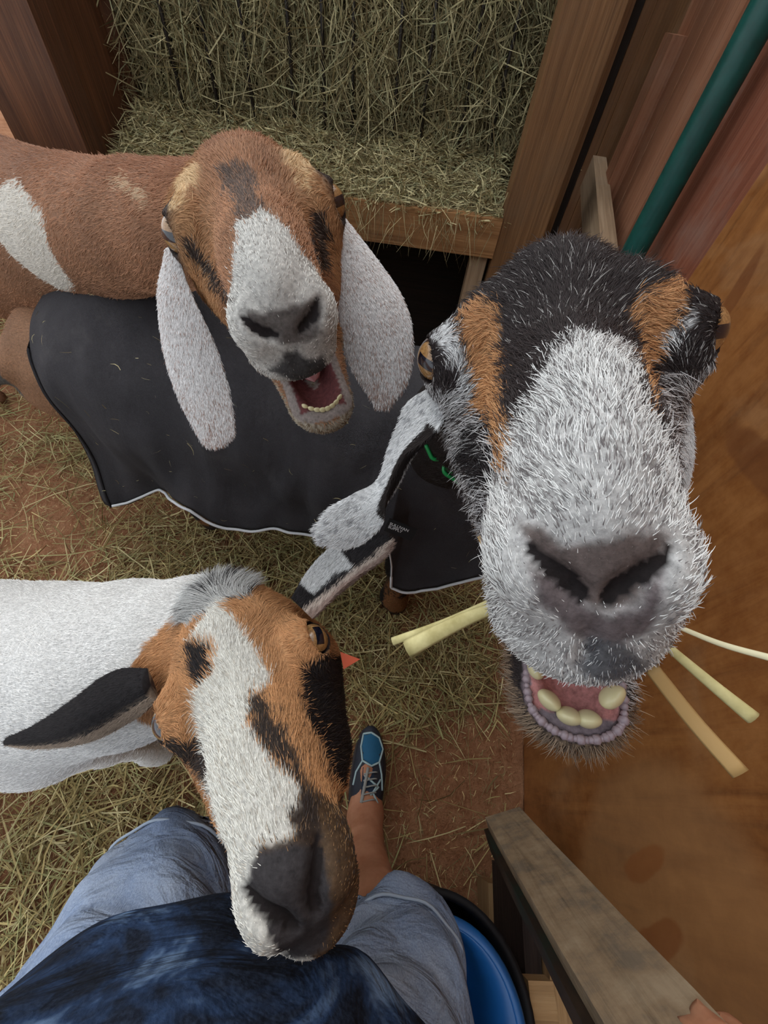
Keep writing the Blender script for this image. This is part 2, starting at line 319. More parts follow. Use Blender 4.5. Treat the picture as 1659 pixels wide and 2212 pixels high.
# straw littered over the dirt, in drifts
litter = tag(empty('straw_litter', (0, 0, 0)), 'dry straw littered in drifts over the red dirt floor', 'straw', kind='stuff')
n = 60000
P0 = np.stack([rng.uniform(-2.6, .5, n), rng.uniform(-.55, 1.9, n), np.zeros(n)], 1)
dens = .4 + .55 * vnoise(P0, 2.2, 31) + .35 * vnoise(P0, 6, 32)
def blob(cx, cy, r, a): return a * np.exp(-((P0[:, 0] - cx) ** 2 + (P0[:, 1] - cy) ** 2) / (r * r))
dens += blob(-.25, .45, .34, .7) + blob(.22, .30, .17, .8) + blob(-.45, -.1, .35, .55) + blob(-.8, .45, .3, .3) + blob(.3, 1.1, .5, .6) - blob(.3, .02, .2, .75) - blob(-.9, .8, .25, .5) - blob(-.55, .32, .17, .6) - blob(.33,.14,.13,.5)
far = np.hypot(P0[:, 0], P0[:, 1]) > 1.6
keep = rng.random(n) < np.clip(dens, .03, 1) * np.where(far, .6, 1); keep &= (P0[:, 0] - W0.x) * WN.x + (P0[:, 1] - W0.y) * WN.y > .075; P0 = P0[keep]; n = len(P0)
P0[:, 2] = .003 + rng.random(n) ** 2 * .022
D0 = np.stack([rng.normal(size=n), rng.normal(size=n), rng.normal(size=n) * .13], 1)
lc = np.array([lin(c) for c in ((176, 158, 108), (156, 140, 92), (190, 176, 130), (140, 122, 78), (150, 146, 98), (120, 100, 64))])[rng.integers(0, 6, n)] * rng.uniform(.85, 1.35, n)[:, None]
strands('straw_stalks', P0, D0, rng.gamma(3., .032, n) + .02, rng.uniform(.0015, .0040, n), lc.astype(np.float32), HAYM, litter, .3, roll=np.tile((0., 0., 1.), (n, 1)))

n = 15000; P0 = np.stack([rng.uniform(-1.6, .5, n), rng.uniform(-.45, 1.3, n), np.full(n, .004)], 1); ok = (P0[:, 0] - W0.x) * WN.x + (P0[:, 1] - W0.y) * WN.y > .03; P0 = P0[ok]; n = len(P0)   # chaff trodden into the dirt
D0 = np.stack([rng.normal(size=n), rng.normal(size=n), rng.normal(size=n) * .1], 1)
strands('chaff', P0, D0, rng.gamma(2., .006, n) + .004, rng.uniform(.0008, .0022, n), (hay_cols(n, 1.15) * np.array((1.05, .95, .85))).astype(np.float32), HAYM, litter, .3, 2, np.tile((0., 0., 1.), (n, 1)))
# ---------------------------------------------------------------- implicit surfaces (animals, person)
f32 = np.float32
def ell(p, c, r):
    x, y, z = (p[:, i] - f32(c[i]) for i in range(3)); r = [f32(v) for v in r]
    k0 = np.sqrt((x / r[0]) ** 2 + (y / r[1]) ** 2 + (z / r[2]) ** 2); k1 = np.sqrt((x / r[0] ** 2) ** 2 + (y / r[1] ** 2) ** 2 + (z / r[2] ** 2) ** 2) + f32(1e-9)
    return k0 * (k0 - 1) / k1
def cone(p, a, b, ra, rb):                       # tapered capsule
    a = [f32(v) for v in a]; e = [f32(b[i] - a[i]) for i in range(3)]; x, y, z = (p[:, i] - a[i] for i in range(3))
    t = np.clip((x * e[0] + y * e[1] + z * e[2]) / f32(e[0] ** 2 + e[1] ** 2 + e[2] ** 2 + 1e-12), f32(0), f32(1))
    x = x - t * e[0]; y = y - t * e[1]; z = z - t * e[2]
    return np.sqrt(x * x + y * y + z * z) - (f32(ra) + f32(rb - ra) * t)
def smin(a, b, k):
    h = np.maximum(k - np.abs(a - b), 0) / k
    return np.minimum(a, b) - h * h * k * .25
def smax(a, b, k): return -smin(-a, -b, k)
def chain(p, pts, k=.02):
    d = None
    for (a, ra), (b, rb) in zip(pts[:-1], pts[1:]):
        e = cone(p, a, b, ra, rb); d = e if d is None else smin(d, e, k)
    return d
def abs_y(p):
    q = p.copy(); q[:, 1] = np.abs(q[:, 1]); return q

def sample_grid(fn, lo, hi, h, m=4):
    lo = np.array(lo, float); hi = np.array(hi, float)
    nb = np.ceil((hi - lo) / (h * m)).astype(int) + 1
    ax = [lo[i] + np.arange(nb[i] + 1) * h * m for i in range(3)]
    G = np.stack(np.meshgrid(*ax, indexing='ij'), -1).reshape(-1, 3).astype(f32)
    dc = fn(G).reshape(nb + 1)
    a = np.abs(dc); near = a[:-1, :-1, :-1]
    for s in [(1,0,0),(0,1,0),(0,0,1),(1,1,0),(1,0,1),(0,1,1),(1,1,1)]:
        near = np.minimum(near, a[s[0]:nb[0]+s[0], s[1]:nb[1]+s[1], s[2]:nb[2]+s[2]])
    blk = near < h * m * 1.5
    d2 = blk.copy()
    for axn in range(3):
        e = d2.copy(); sl = [slice(None)] * 3; sr = [slice(None)] * 3
        sl[axn] = slice(1, None); sr[axn] = slice(None, -1)
        e[tuple(sl)] |= d2[tuple(sr)]; e[tuple(sr)] |= d2[tuple(sl)]; d2 = e
    act = np.repeat(np.repeat(np.repeat(d2, m, 0), m, 1), m, 2)
    base = dc[:-1, :-1, :-1]
    D = np.repeat(np.repeat(np.repeat(base, m, 0), m, 1), m, 2).astype(f32)
    idx = np.nonzero(act)
    pts = (np.stack(idx, 1) * h + lo).astype(f32)
    out = np.empty(len(pts), f32)
    for i in range(0, len(pts), 400000): out[i:i+400000] = fn(pts[i:i+400000])
    D[idx] = out
    return D, lo, act

def surface_nets(fn, lo, hi, h):
    D, lo, act = sample_grid(fn, lo, hi, h)
    S = D < 0
    n = np.array(D.shape) - 1
    cor = [(i, j, k) for i in (0, 1) for j in (0, 1) for k in (0, 1)]
    sl = lambda A, c: A[c[0]:n[0]+c[0], c[1]:n[1]+c[1], c[2]:n[2]+c[2]]
    cnt = sum(sl(S, c).astype(np.int8) for c in cor)
    cells = np.nonzero((cnt > 0) & (cnt < 8) & sl(act, (0,0,0)))
    vid = -np.ones(n, np.int32); vid[cells] = np.arange(len(cells[0]))
    cd = {c: D[cells[0]+c[0], cells[1]+c[1], cells[2]+c[2]] for c in cor}
    acc = np.zeros((len(cells[0]), 3)); w = np.zeros(len(cells[0]))
    for c in cor:
        for a in range(3):
            if c[a] == 0:
                e = list(c); e[a] = 1; e = tuple(e)
                d0, d1 = cd[c], cd[e]; x = (d0 < 0) != (d1 < 0)
                t = np.where(x, d0 / np.where(x, d0 - d1, 1), 0)
                q = np.tile(np.array(c, float), (len(t), 1)); q[:, a] += t
                acc[x] += q[x]; w[x] += 1
    V = (np.stack(cells, 1) + acc / np.maximum(w, 1)[:, None]) * h + lo
    F = []
    for a in range(3):
        b, c = (a + 1) % 3, (a + 2) % 3
        s0 = [slice(0, n[0]), slice(0, n[1]), slice(0, n[2])]; s1 = list(s0)
        s1[a] = slice(1, n[a] + 1)
        A, B = S[tuple(s0)], S[tuple(s1)]
        I = np.stack(np.nonzero(A != B), 1)
        I = I[(I[:, b] > 0) & (I[:, c] > 0)]
        eb = np.zeros(3, int); eb[b] = 1; ec = np.zeros(3, int); ec[c] = 1
        g = lambda J: vid[J[:, 0], J[:, 1], J[:, 2]]
        q = np.stack([g(I), g(I - eb), g(I - eb - ec), g(I - ec)], 1)
        inside = A[I[:, 0], I[:, 1], I[:, 2]]
        q[~inside] = q[~inside][:, ::-1]
        F.append(q[(q >= 0).all(1)])
    return V, np.concatenate(F)
def gradient(fn, P, e=.0012):
    P = P.astype(f32); g = np.stack([fn(P + np.eye(3, dtype=f32)[i]*e) - fn(P - np.eye(3, dtype=f32)[i]*e) for i in range(3)], 1)
    return g / (np.linalg.norm(g, axis=1)[:, None] + 1e-12)

# ---------------------------------------------------------------- goat head, in its own frame: x to the nose, y to its left, z up
def nostril_path(H):                                 # lays the nostril slits on the finished nose surface
    if '_np' not in H:
        Q = dict(H, plain_nose=True); out = []
        pts = H['nos']; fine = []
        for a, b in zip(pts[:-1], pts[1:]):
            for t in (0, .33, .67): fine.append(tuple(a[i] + (b[i] - a[i]) * t for i in range(4)))
        fine.append(pts[-1])
        for x, y, z, r in fine:
            g = np.linspace(.22, .09, 260).astype(f32); P = np.stack([g, np.full(260, y, f32), np.full(260, z, f32)], 1); ins = np.nonzero(head_sdf(P, Q) < 0)[0]
            out.append((float(g[ins[0]]) if len(ins) else x, y, z, r))
        H['_np'] = out
    return H['_np']
def head_sdf(p, H):
    s = abs_y(p); E = np.array(H['eye']); R = H['er']
    L = H['len']                                     # x of the nose tip
    d = ell(s, (-.048, 0, -.002), (.066, .052, .05))
    d = smin(d, ell(s, (-.05, 0, .026), (.05, .036, H.get('dome', .03))), .02)
    if H.get('tuft'): d = smin(d, ell(s, (-.088, 0, .036), (.03, .03, .026)), .015)
    b = H['brow']; d = smin(d, ell(s, (b[0], b[1] - .012, b[2] - .015), (.026, .019, .019)), .018)
    d = smin(d, np.linalg.norm(s - np.array((E[0] - .002, E[1] - .02, E[2] - .004), f32), axis=1) - .026, .014)
    mz = H['mz']; zr = H.get('zr', 0)
    d = smin(d, cone(s, (0, 0, -.004), (L - .035, 0, -.012 + zr), .043, mz * .92), .02)
    rb = H.get('roman', .03); d = smin(d, ell(s, (.5 * (L - .02), 0, .012 + zr), (.5 * L, .027, rb)), .02)
    ck = H.get('cheek', 1.); d = smin(d, cone(s, (-.035, .03, -.036), (.065, .017, -.036), .038 * ck, .024 * ck), .025)
    # muzzle, nostril wings and upper lip
    d = smin(d, ell(s, (L - .034, 0, -.014 + zr), (.033, mz * 1.08, .027)), .012)
    d = smin(d, ell(s, (L - .022, mz * .62, -.008 + zr), (.02, .013, .017)), .009)
    lx, lz, lr = H.get('lip', (-.03, -.034, .016)); d = smin(d, ell(s, (L + lx, 0, lz + zr), (.028, mz * H.get('lip_w', .95), lr)), H.get('lip_k', .01))
    # lids around the eye
    ax = np.array(H['eye_axis'], float); ax /= np.linalg.norm(ax)
    ec = E - ax * R * .7
    q = s - ec.astype(f32); rr = np.linalg.norm(q, axis=1)
    d = smin(d, rr - R * 1.09, .006)
    dep = q @ ax.astype(f32); tv = np.cross(ax, np.array(H.get('lid_dir', (1, 0, -.25)))); tv /= np.linalg.norm(tv); uv = np.cross(tv, ax)
    oh = np.sqrt(((q @ uv.astype(f32)) / .98) ** 2 + ((q @ tv.astype(f32)) / H.get('lid_open', .8)) ** 2) - R
    hole = np.maximum(oh, -dep)
    d = smax(d, -hole, .003)
    # lower jaw turned open about its hinge
    hx, hz = -.035, -.035; al = H['jaw']; ca, sa = math.cos(al), math.sin(al)
    j = p.copy(); j[:, 1] = np.abs(p[:, 1] - H.get('jaw_yaw', 0) * np.maximum(p[:, 0] - hx, 0)); X = s[:, 0] - hx; Z = s[:, 2] - hz; jr = H.get('jaw_r', 1.)
    j[:, 0] = hx + ca * X - sa * Z; j[:, 2] = hz + sa * X + ca * Z
    JL = H['jaw_len']; jw = H.get('jaw_w', .024)
    m = cone(j, (-.03, .03, -.045), (.05, .019 * jr, -.052), .026 * jr, .017 * jr)
    m = smin(m, cone(j, (.05, .019 * jr, -.052), (JL - .035, jw - .012, -.05), .017 * jr, .0125), .012)
    m = smin(m, ell(j, (JL - .04, 0, -.057), (.036, jw * .95, .014)), .01)
    m = smin(m, ell(j, (JL - .024, 0, -.052), (.024, jw * .98, .0155)), .008)
    if H['open']:
        m = smax(m, -ell(j, (JL - .062, 0, -.034), (.055, jw * .70, .017)), .004)      # basin behind the lower lip
    gk = H.get('join', .014)
    # keep the corner of the mouth where it belongs: blend only behind it
    t = np.clip((H['corner'] - s[:, 0]) / .03, .12, 1)
    d = smin(d, m, gk * t)
    if H['open']:
        # hollow between palate and jaw
        cav = ell(s, (.085, 0, -.056 - H.get('cav', .0)), (.075, jw * .62, .016))
        d = smax(d, -cav, .005)
    else:
        lp = chain(s, [((L - .006, 0, -.0475 + zr), .0016), ((L - .03, mz * .86, -.047 + zr), .0018), ((L - .06, mz * 1.0, -.044 + zr), .002), ((.08, .036, -.04), .001)], .004)
        d = smax(d, -lp, .004)
    # nostrils: comma slits, and the groove under the nose
    if H.get('plain_nose'): return d
    nos = nostril_path(H); sl = chain(s, [((x - .0008, y, z), r) for x, y, z, r in nos], .004); mid = nos[1]
    d = smax(d, -sl, .004); n = (0, 0, nos[-1][2] + .008)
    d = smax(d, -cone(s, (L + .003, 0, n[2] - .012), (L + .002, 0, n[2] - .034), .0028, .002), .005)
    return d
def jaw_point(H, x, y, z):
    y = y + H.get('jaw_yaw', 0) * (x + .035)
    hx, hz = -.035, -.035; ca, sa = math.cos(-H['jaw']), math.sin(-H['jaw'])
    return (hx + ca * (x - hx) - sa * (z - hz), y, hz + sa * (x - hx) + ca * (z - hz))

HEAD_A = dict(eye=(.0, .0715, .012), er=.0158, eye_axis=(.66, .72, .2), brow=(-.027, .053, .037), len=.176, mz=.031, cheek=1.2, jaw_r=1.15, jaw_yaw=.065, rim_w=.98, zr=.002, roman=.024,
              jaw=.33, jaw_len=.155, jaw_w=.028, open=True, corner=.075, beta=.52, nos=((.168, .0235, .006, .0012), (.1735, .017, -.0007, .0026), (.175, .008, -.006, .0018)), S=1.15, dome=.027,
              R=np.array([[.3806, .9071, -.1799], [-.9206, .39, .019], [.0874, .1584, .9835]]), t=np.array([-.162, .436, 1.087]))
HEAD_B = dict(eye=(-.008, .0765, .012), er=.0158, eye_axis=(.8, .6, .16), brow=(-.022, .051, .040), len=.163, mz=.0285, cheek=1.22, zr=-.006, roman=.031,
              lip=(-.024, -.039, .021), lip_w=1.08, lip_k=.02, jaw_yaw=.035, jaw=.37, jaw_len=.178, jaw_w=.027, jaw_r=1.2, open=True, corner=.08, beta=.52, nos=((.1535, .0195, .002, .0011), (.157, .0125, -.002, .0021), (.160, .0068, -.007, .0023), (.161, .0035, -.011, .0014)), S=1.2, dome=.034,
              R=np.array([[-.1333, .9481, -.2888], [-.9665, -.0599, .2496], [.2194, .3124, .9243]]), t=np.array([.1074, .2544, 1.0945]))
HEAD_C = dict(eye=(0, .066, .016), er=.0158, eye_axis=(.48, .64, .58), brow=(-.03, .045, .036), cheek=1.3, jaw_r=1.35, lip=(-.026, -.036, .016), len=.158, mz=.030, zr=-.004, roman=.022,
              jaw=.0, jaw_len=.138, jaw_w=.022, open=False, corner=.09, beta=.8, nos=((.138, .020, .009, .0020), (.1475, .0155, .005, .0030), (.1535, .009, -.001, .0030), (.156, .006, -.010, .0024)), S=1.1, dome=.028, tuft=True,
              R=np.array([[.4545, .8063, -.3786], [-.7174, .5833, .3809], [.5279, .0985, .8436]]), t=np.array([-.0974, .0616, .8572]))
_c, _s = math.cos(.03), math.sin(.03); HEAD_C['R'] = HEAD_C['R'] @ np.array([[_c, -_s, 0], [_s, _c, 0], [0, 0, 1]])
_c, _s = math.cos(.025), math.sin(.025); HEAD_B['R'] = HEAD_B['R'] @ np.array([[_c, _s, 0], [-_s, _c, 0], [0, 0, 1]])
for H_ in (HEAD_A, HEAD_B, HEAD_C):
    u_, s_, v_ = np.linalg.svd(H_['R']); H_['R'] = u_ @ v_
def to_head(p, H): return ((p - H['t'].astype(f32)) @ H['R'].astype(f32) / f32(H['S'])).astype(f32)
def from_head(q, H): return np.asarray(q, float) @ H['R'].T * H['S'] + H['t']
# coat markings on each head: outlines in metres across and down the face
MARKS = {
 'A': [
  ('stripe', [(-0.0157, -0.0432), (-0.0030, -0.0423), (0.0077, -0.0361), (0.0060, 0.0023), (0.0112, 0.0160), (-0.0031, 0.0277), (-0.0122, 0.0202), (-0.0115, -0.0065), (-0.0162, -0.0287)]),
  ('white', [(-0.0122, 0.0202), (-0.0028, 0.0203), (0.0072, 0.0142), (0.0126, 0.0241), (0.0187, 0.0372), (0.0239, 0.0491), (0.0291, 0.0588), (0.0277, 0.0669), (0.0286, 0.0778), (0.0250, 0.0919), (0.0204, 0.1045), (0.0157, 0.1155), (0.0020, 0.1228), (-0.0091, 0.1177), (-0.0205, 0.1094), (-0.0233, 0.1044), (-0.0229, 0.0926), (-0.0244, 0.0798), (-0.0246, 0.0699), (-0.0244, 0.0587), (-0.0206, 0.0464), (-0.0168, 0.0344)]),
  ('nose', [(-0.0213, 0.0739), (-0.0121, 0.0780), (0.0033, 0.0786), (0.0195, 0.0768), (0.0256, 0.0746), (0.0257, 0.0854), (0.0205, 0.0959), (0.0022, 0.0980), (-0.0042, 0.0976), (-0.0210, 0.0855), (-0.0228, 0.0784)]),
  ('lip', [(-0.0182, 0.1099), (-0.0059, 0.1053), (0.0013, 0.1008), (0.0058, 0.1079), (0.0187, 0.1085), (0.0195, 0.1191), (0.0018, 0.1235), (-0.0091, 0.1177)]),
  ('dark', [(-0.0620, -0.0018), (-0.0529, -0.0008), (-0.0460, 0.0178), (-0.0381, 0.0406), (-0.0278, 0.0674), (-0.0401, 0.0517), (-0.0488, 0.0321), (-0.0577, 0.0156), (-0.0640, 0.0051)]),
  ('dark', [(0.0453, 0.0001), (0.0571, -0.0000), (0.0563, 0.0119), (0.0433, 0.0437), (0.0340, 0.0511), (0.0339, 0.0345), (0.0388, 0.0140)]),
  ('pale', [(-0.0579, -0.0359), (-0.0488, -0.0309), (-0.0537, -0.0200), (-0.0640, -0.0208), (-0.0620, -0.0329)]),
  ('pale', [(0.0428, -0.0437), (0.0549, -0.0396), (0.0560, -0.0254), (0.0495, -0.0137), (0.0409, -0.0181), (0.0375, -0.0305)]),
 ],
 'B': [
  ('tan', [(-0.0586, -0.0360), (-0.0514, -0.0411), (-0.0420, -0.0462), (-0.0329, -0.0316), (-0.0326, -0.0154), (-0.0306, 0.0026), (-0.0310, 0.0225), (-0.0263, 0.0311), (-0.0255, 0.0452), (-0.0258, 0.0563), (-0.0299, 0.0557), (-0.0326, 0.0433), (-0.0391, 0.0252), (-0.0459, 0.0206), (-0.0457, 0.0030), (-0.0495, -0.0143), (-0.0558, -0.0302), (-0.0619, -0.0345)]),
  ('tan', [(0.0345, -0.0296), (0.0435, -0.0389), (0.0518, -0.0409), (0.0578, -0.0379), (0.0562, -0.0276), (0.0546, -0.0198), (0.0498, -0.0096), (0.0446, -0.0002), (0.0352, 0.0188), (0.0191, 0.0330), (0.0154, 0.0332), (0.0221, 0.0184), (0.0336, -0.0071), (0.0331, -0.0192)]),
  ('white', [(0.0006, -0.0084), (0.0090, -0.0041), (0.0269, 0.0000), (0.0205, 0.0210), (0.0161, 0.0382), (0.0156, 0.0497), (0.0176, 0.0580), (0.0202, 0.0646), (0.0212, 0.0779), (0.0214, 0.0893), (0.0241, 0.1080), (0.0178, 0.1163), (0.0078, 0.1201), (-0.0042, 0.1181), (-0.0163, 0.1121), (-0.0224, 0.1031), (-0.0253, 0.0816), (-0.0255, 0.0701), (-0.0257, 0.0589), (-0.0251, 0.0452), (-0.0234, 0.0317), (-0.0188, 0.0176), (-0.0128, 0.0069)]),
  ('nose', [(-0.0224, 0.0672), (-0.0157, 0.0670), (-0.0108, 0.0716), (0.0020, 0.0688), (0.0126, 0.0659), (0.0171, 0.0676), (0.0158, 0.0764), (0.0101, 0.0874), (0.0041, 0.0924), (-0.0059, 0.0899), (-0.0142, 0.0811), (-0.0208, 0.0750)]),
  ('pad', [(-0.0208, 0.0788), (-0.0119, 0.0834), (-0.0029, 0.0913), (0.0043, 0.0943), (0.0102, 0.0882), (0.0171, 0.0764), (0.0173, 0.0835), (0.0141, 0.0994), (0.0061, 0.1084), (-0.0047, 0.1035), (-0.0160, 0.0909)]),
  ('rim', [(-0.0720, -0.0265), (-0.0657, -0.0340), (-0.0554, -0.0237), (-0.0480, -0.0030), (-0.0464, 0.0087), (-0.0528, 0.0163), (-0.0554, -0.0038), (-0.0677, -0.0200)]),
  ('rim', [(0.0498, -0.0096), (0.0557, -0.0197), (0.0590, -0.0219), (0.0601, -0.0143), (0.0542, -0.0079), (0.0459, 0.0010)]),
  ('lip', [(-0.0043, 0.1169), (0.0019, 0.1045), (0.0092, 0.1040), (0.0191, 0.1142), (0.0120, 0.1204), (0.0041, 0.1218)]),
  ('black', [(-0.0423, 0.0244), (-0.0338, 0.0433), (-0.0298, 0.0567), (-0.0403, 0.0581), (-0.0516, 0.0461)]),
 ],
 'C': [
  ('black', [(-0.0309, -0.0594), (-0.0128, -0.0435), (-0.0140, -0.0229), (-0.0293, -0.0196), (-0.0333, -0.0425)]),
  ('white', [(-0.0310, -0.0619), (-0.0064, -0.0801), (0.0102, -0.0845), (0.0148, -0.0460), (0.0222, -0.0124), (0.0190, 0.0041), (0.0109, 0.0086), (0.0047, 0.0201), (0.0072, 0.0364), (0.0137, 0.0511), (0.0198, 0.0668), (0.0158, 0.0735), (0.0094, 0.0758), (0.0085, 0.0817), (-0.0030, 0.0793), (-0.0410, 0.0852), (-0.0454, 0.0923), (-0.0394, 0.1104), (-0.0432, 0.1065), (-0.0450, 0.0961), (-0.0420, 0.0688), (-0.0437, 0.0486), (-0.0526, 0.0295), (-0.0383, 0.0021), (-0.0352, -0.0190), (-0.0140, -0.0229), (-0.0090, -0.0412)]),
  ('dark', [(0.0059, 0.0075), (0.0158, 0.0097), (0.0190, 0.0285), (0.0225, 0.0558), (0.0230, 0.0734), (0.0305, 0.0874), (0.0304, 0.1001), (0.0241, 0.0942), (0.0162, 0.0925), (0.0082, 0.0826), (0.0094, 0.0758), (0.0158, 0.0735), (0.0198, 0.0668), (0.0137, 0.0511), (0.0072, 0.0364)]),
  ('black', [(0.0437, 0.0041), (0.0700, 0.0056), (0.0809, 0.0153), (0.0741, 0.0498), (0.0666, 0.0709), (0.0443, 0.0891), (0.0388, 0.0956), (0.0350, 0.0855), (0.0373, 0.0621), (0.0363, 0.0354)]),
  ('mottle', [(0.0257, 0.0774), (0.0312, 0.0893), (0.0342, 0.1003), (0.0324, 0.1132), (0.0210, 0.1339), (0.0114, 0.1413), (0.0007, 0.1431), (0.0110, 0.1148), (0.0190, 0.1016), (0.0216, 0.0900)]),
  ('nose', [(-0.0033, 0.0802), (0.0078, 0.0835), (0.0162, 0.0925), (0.0180, 0.1008), (0.0167, 0.1121), (0.0074, 0.1329), (-0.0005, 0.1422), (-0.0196, 0.1357), (-0.0172, 0.1191), (-0.0200, 0.1024), (-0.0220, 0.0900), (-0.0134, 0.0835)]),
  ('dark', [(-0.0678, -0.0025), (-0.0420, 0.0099), (-0.0383, 0.0332), (-0.0439, 0.0421), (-0.0670, 0.0154)]),
 ],
}
# ---------------------------------------------------------------- goats
FUR = attr_mat('fur_strands', .55, .25)
COAT = attr_mat('goat_hide', .75, .2, .35, 260., .3)
def poly_sd(y, w, poly):
    p = np.array(poly); q = np.roll(p, -1, axis=0); d2 = np.full(len(y), 9.); ins = np.zeros(len(y), bool)
    for (ax, ay), (bx, by) in zip(p, q):
        ex, ey = bx - ax, by - ay; wx, wy = y - ax, w - ay
        t = np.clip((wx * ex + wy * ey) / (ex * ex + ey * ey + 1e-12), 0, 1); d2 = np.minimum(d2, (wx - ex * t) ** 2 + (wy - ey * t) ** 2)
        c = (ay > w) != (by > w)
        with np.errstate(divide='ignore', invalid='ignore'): xi = (bx - ax) * (w - ay) / (by - ay + 1e-12) + ax
        ins ^= c & (y < xi)
    return np.where(ins, -1, 1) * np.sqrt(d2)
def vert_normals(V, F):
    n = np.cross(V[F[:, 2]] - V[F[:, 0]], V[F[:, 3]] - V[F[:, 1]]); N_ = np.zeros_like(V)
    for k in range(4): np.add.at(N_, F[:, k], n)
    return N_ / (np.linalg.norm(N_, axis=1)[:, None] + 1e-12)
def jaw_coords(q, H):
    hx, hz = -.035, -.035; ca, sa = math.cos(H['jaw']), math.sin(H['jaw']); X = q[:, 0] - hx; Z = q[:, 2] - hz
    return hx + ca * X - sa * Z, q[:, 1] - H.get('jaw_yaw', 0) * np.maximum(X, 0), hz + sa * X + ca * Z
def head_zones(q, n, H):
    """mouth lining, eye rims, nostrils: bare skin masks, in the head's own frame"""
    jx, jy, jz = jaw_coords(q, H); z = {}
    if H['open']:
        ca, sa = math.cos(H['jaw']), math.sin(H['jaw']); njz = sa * n[:, 0] + ca * n[:, 2]
        floor_ = (jx > .0) & (jz > -.0465) & (jz < -.02) & (njz > .1) & (np.abs(jy) < H['jaw_w'] * .98) & (q[:, 2] < -.045)
        floor_ &= (jx < H['jaw_len'] - .015) & (np.abs(jy) < H['jaw_w'] * .72)
        floor_ |= (jx > .0) & (jx < H['jaw_len'] - .02) & (jz < -.02) & (jz > -.05) & (np.abs(jy) < H['jaw_w'] * .7) & (q[:, 2] < -.05)
        roof = (n[:, 2] < -.35) & (q[:, 0] > .02) & (q[:, 2] > -.085) & (q[:, 2] < -.03) & (np.abs(q[:, 1]) < H['mz'] * .9) & (q[:, 0] < H['len'] - .018) & (jz > -.045)
        z['mouth'] = floor_ | roof
        z['rim'] = (jx > .05) & (jz > -.0505) & (njz > .0) & (q[:, 2] < -.05) & ~z['mouth'] & (jz < -.02) & (np.maximum(jx - (H['jaw_len'] - .024), 0) ** 2 / .0205 ** 2 + (jy / (H['jaw_w'] * H.get('rim_w', .86))) ** 2 < 1)
    else:
        z['mouth'] = np.zeros(len(q), bool); z['rim'] = z['mouth']
    s = abs_y(q); ax = np.array(H['eye_axis'], float); ax /= np.linalg.norm(ax); ec = np.array(H['eye']) - ax * H['er'] * .7
    z['eye'] = np.linalg.norm(s - ec, axis=1) / H['er']
    nos = nostril_path(H); z['nos'] = chain(s.astype(f32), [((x - .001, y, zz), r * .9) for x, y, zz, r in nos], .003)
    z['jaw'] = ((jz < -.045) & (jx > .045) & (q[:, 2] < -.052 + H['zr'])) if H['open'] else ((jz < -.052) & (jx > .05))
    z['jx'] = jx; z['jz'] = jz; z['jy'] = jy
    return z
def marks(q, n, H, key, jitter):
    b = H['beta']; w = q[:, 0] * math.sin(b) - q[:, 2] * math.cos(b); y = q[:, 1]
    front = n[:, 0] * math.cos(b) + n[:, 2] * math.sin(b) > -.15
    nz = .0022 * vnoise(q, 160, 3) + .003 * vnoise(q, 60, 4)
    out = []
    for name, poly in MARKS[key]:
        sd = poly_sd(y + nz, w + .5 * nz, poly) + jitter
        out.append((name, np.clip(.5 - sd / .003, 0, 1) * front))
    return out

